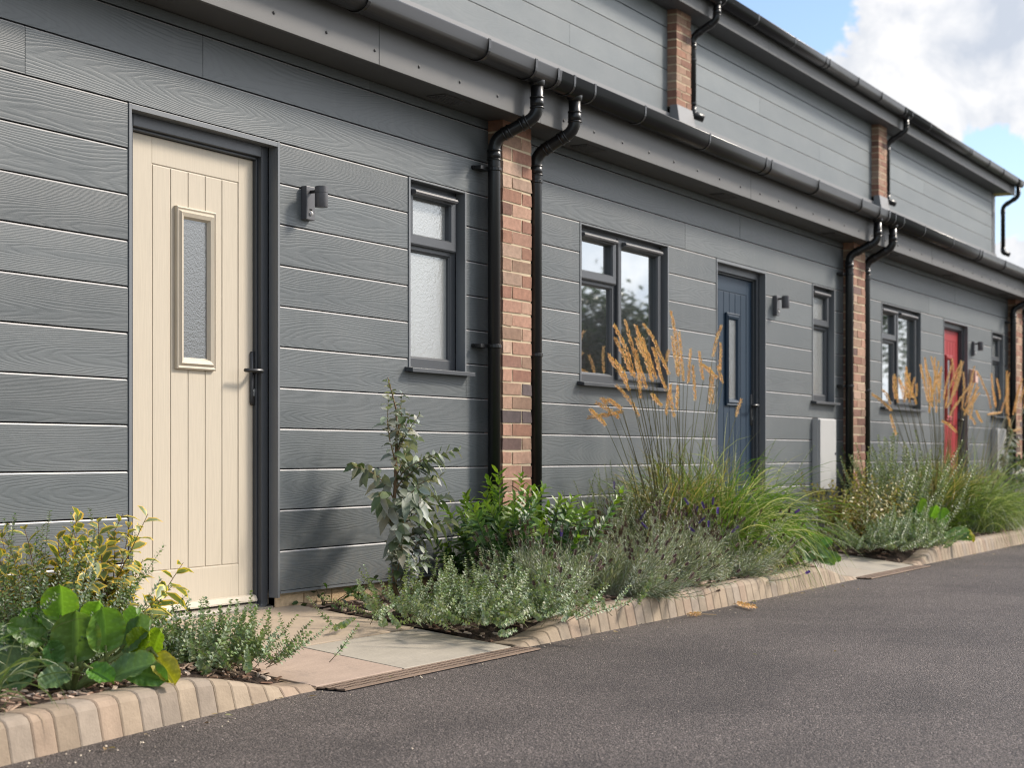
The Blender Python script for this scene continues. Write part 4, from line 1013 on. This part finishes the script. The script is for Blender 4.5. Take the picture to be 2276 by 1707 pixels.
# ------------------------------------------------------------------ sky, sun, camera
SUN = V(.637, -.498, .588).normalized()
w = bpy.data.worlds.new('World'); sc.world = w; w.use_nodes = True; nt = w.node_tree; nt.nodes.clear()
def wn(typ, inp=None, **kw):
    x = nt.nodes.new(typ)
    for k, v in kw.items(): setattr(x, k, v)
    for k, v in (inp or {}).items():
        if isinstance(v, bpy.types.NodeSocket): nt.links.new(v, x.inputs[k])
        else: x.inputs[k].default_value = v
    return x
def wm(op, a, b=0.0, c=0.0): return wn('ShaderNodeMath', {0: a, 1: b, 2: c}, operation=op).outputs[0]
sky = wn('ShaderNodeTexSky', sky_type='NISHITA', sun_disc=False, sun_elevation=math.asin(SUN.z), sun_rotation=math.atan2(SUN.x, SUN.y))
sky.air_density = 1.0; sky.dust_density = .3; sky.ozone_density = 2.0
gen = wn('ShaderNodeTexCoord').outputs['Generated']
sp = wn('ShaderNodeSeparateXYZ', {0: gen}); dz = wm('MAXIMUM', wm('ADD', sp.outputs[2], .10), .05)
cv = wn('ShaderNodeCombineXYZ', {0: wm('DIVIDE', sp.outputs[0], dz), 1: wm('DIVIDE', sp.outputs[1], dz), 2: wm('MULTIPLY', sp.outputs[2], 3.0)}).outputs[0]
big = wn('ShaderNodeTexNoise', {'Vector': gen, 'Scale': 3.2, 'Detail': 3.0, 'Roughness': .5}).outputs[0]
puff = wn('ShaderNodeTexNoise', {'Vector': gen, 'Scale': 17.0, 'Detail': 9.0, 'Roughness': .60, 'Distortion': .25}).outputs[0]
def blob(d, rad, amp):
    dd = wn('ShaderNodeVectorMath', {0: gen, 1: V(*d).normalized()}, operation='DISTANCE').outputs['Value']
    return wm('MULTIPLY', wm('MAXIMUM', wm('SUBTRACT', 1.0, wm('DIVIDE', dd, rad)), 0.0), amp)
m = wm('ADD', wm('MULTIPLY', big, .75), wm('MULTIPLY', wm('SUBTRACT', puff, .5), 1.5))
for d, rad, amp in [((-.3,-.9,.4), 1.0, .5), ((.99,.252,.247), .115, .62), ((1.0,.20,.29), .10, .50), ((1.01,.205,.22), .05, .22), ((1.019,.205,.085), .07, .6), ((.95,.33,.262), .05, -.6), ((1.014,.25,.163), .05, -.45), ((1.03,.205,.15),.05,-.45),
                    ((.8,-.9,.5), .8, .45), ((.9,-.4,.12), .5, .5)]: m = wm('ADD', m, blob(d, rad, amp))
mask = wn('ShaderNodeMapRange', {0: m, 1: .49, 2: .60}, interpolation_type='SMOOTHSTEP').outputs[0]
shade = wn('ShaderNodeMapRange', {0: puff, 1: .38, 2: .60}).outputs[0]
cc = wn('ShaderNodeMix', {0: shade}, data_type='RGBA'); cc.inputs[6].default_value = (2.0, 2.18, 2.5, 1); cc.inputs[7].default_value = (3.2, 3.2, 3.25, 1)
skc = wn('ShaderNodeMix', {0: 1.0, 6: sky.outputs[0]}, data_type='RGBA', blend_type='MULTIPLY'); skc.inputs[7].default_value = (.60, .58, .60, 1)
sd_ = wn('ShaderNodeVectorMath', {0: gen, 1: SUN}, operation='DOT_PRODUCT').outputs['Value']
glow = wm('MULTIPLY_ADD', wm('POWER', wm('MAXIMUM', sd_, 0.0), 9.0), 3.5, 1.0)  # clouds brightened towards the sun, outside the view, added for fill light
cg = wn('ShaderNodeVectorMath', {0: cc.outputs[2], 3: glow}, operation='SCALE')
mxx = wn('ShaderNodeMix', {0: mask, 6: skc.outputs[2], 7: cg.outputs[0]}, data_type='RGBA')
bg = wn('ShaderNodeBackground', {0: mxx.outputs[2], 1: .12}); nt.links.new(bg.outputs[0], wn('ShaderNodeOutputWorld').inputs[0])

sl_ = bpy.data.lights.new('sun', 'SUN'); sl_.energy = 1.85; sl_.angle = R(9); sl_.color = (1, .90, .78)
so = bpy.data.objects.new('sun', sl_); COL.objects.link(so); so.location = (20, -20, 30); so.rotation_euler = SUN.to_track_quat('Z', 'Y').to_euler()
cd = bpy.data.cameras.new('camera'); co = bpy.data.objects.new('camera', cd); COL.objects.link(co); sc.camera = co
co.location = (0, -4.6226, .83); co.rotation_euler = (R(90), 0, -R(90-28.3235))
cd.sensor_width = 36; cd.lens = 36*3900/2276; cd.shift_y = 156.5/2276; cd.clip_start = .05; cd.clip_end = 3000
cd.dof.use_dof = True; cd.dof.focus_distance = 7.2; cd.dof.aperture_fstop = 4.5
vs_ = sc.view_settings; vs_.view_transform = 'Standard'; vs_.look = 'None'; vs_.gamma = 1.0; vs_.exposure = 1.36; vs_.use_curve_mapping = False
sc.cycles.max_bounces = 8; sc.cycles.transparent_max_bounces = 8; sc.cycles.use_denoising = DEN; sc.cycles.filter_width = 1.1; sc.cycles.sample_clamp_indirect = 8.0; sc.cycles.use_adaptive_sampling = False
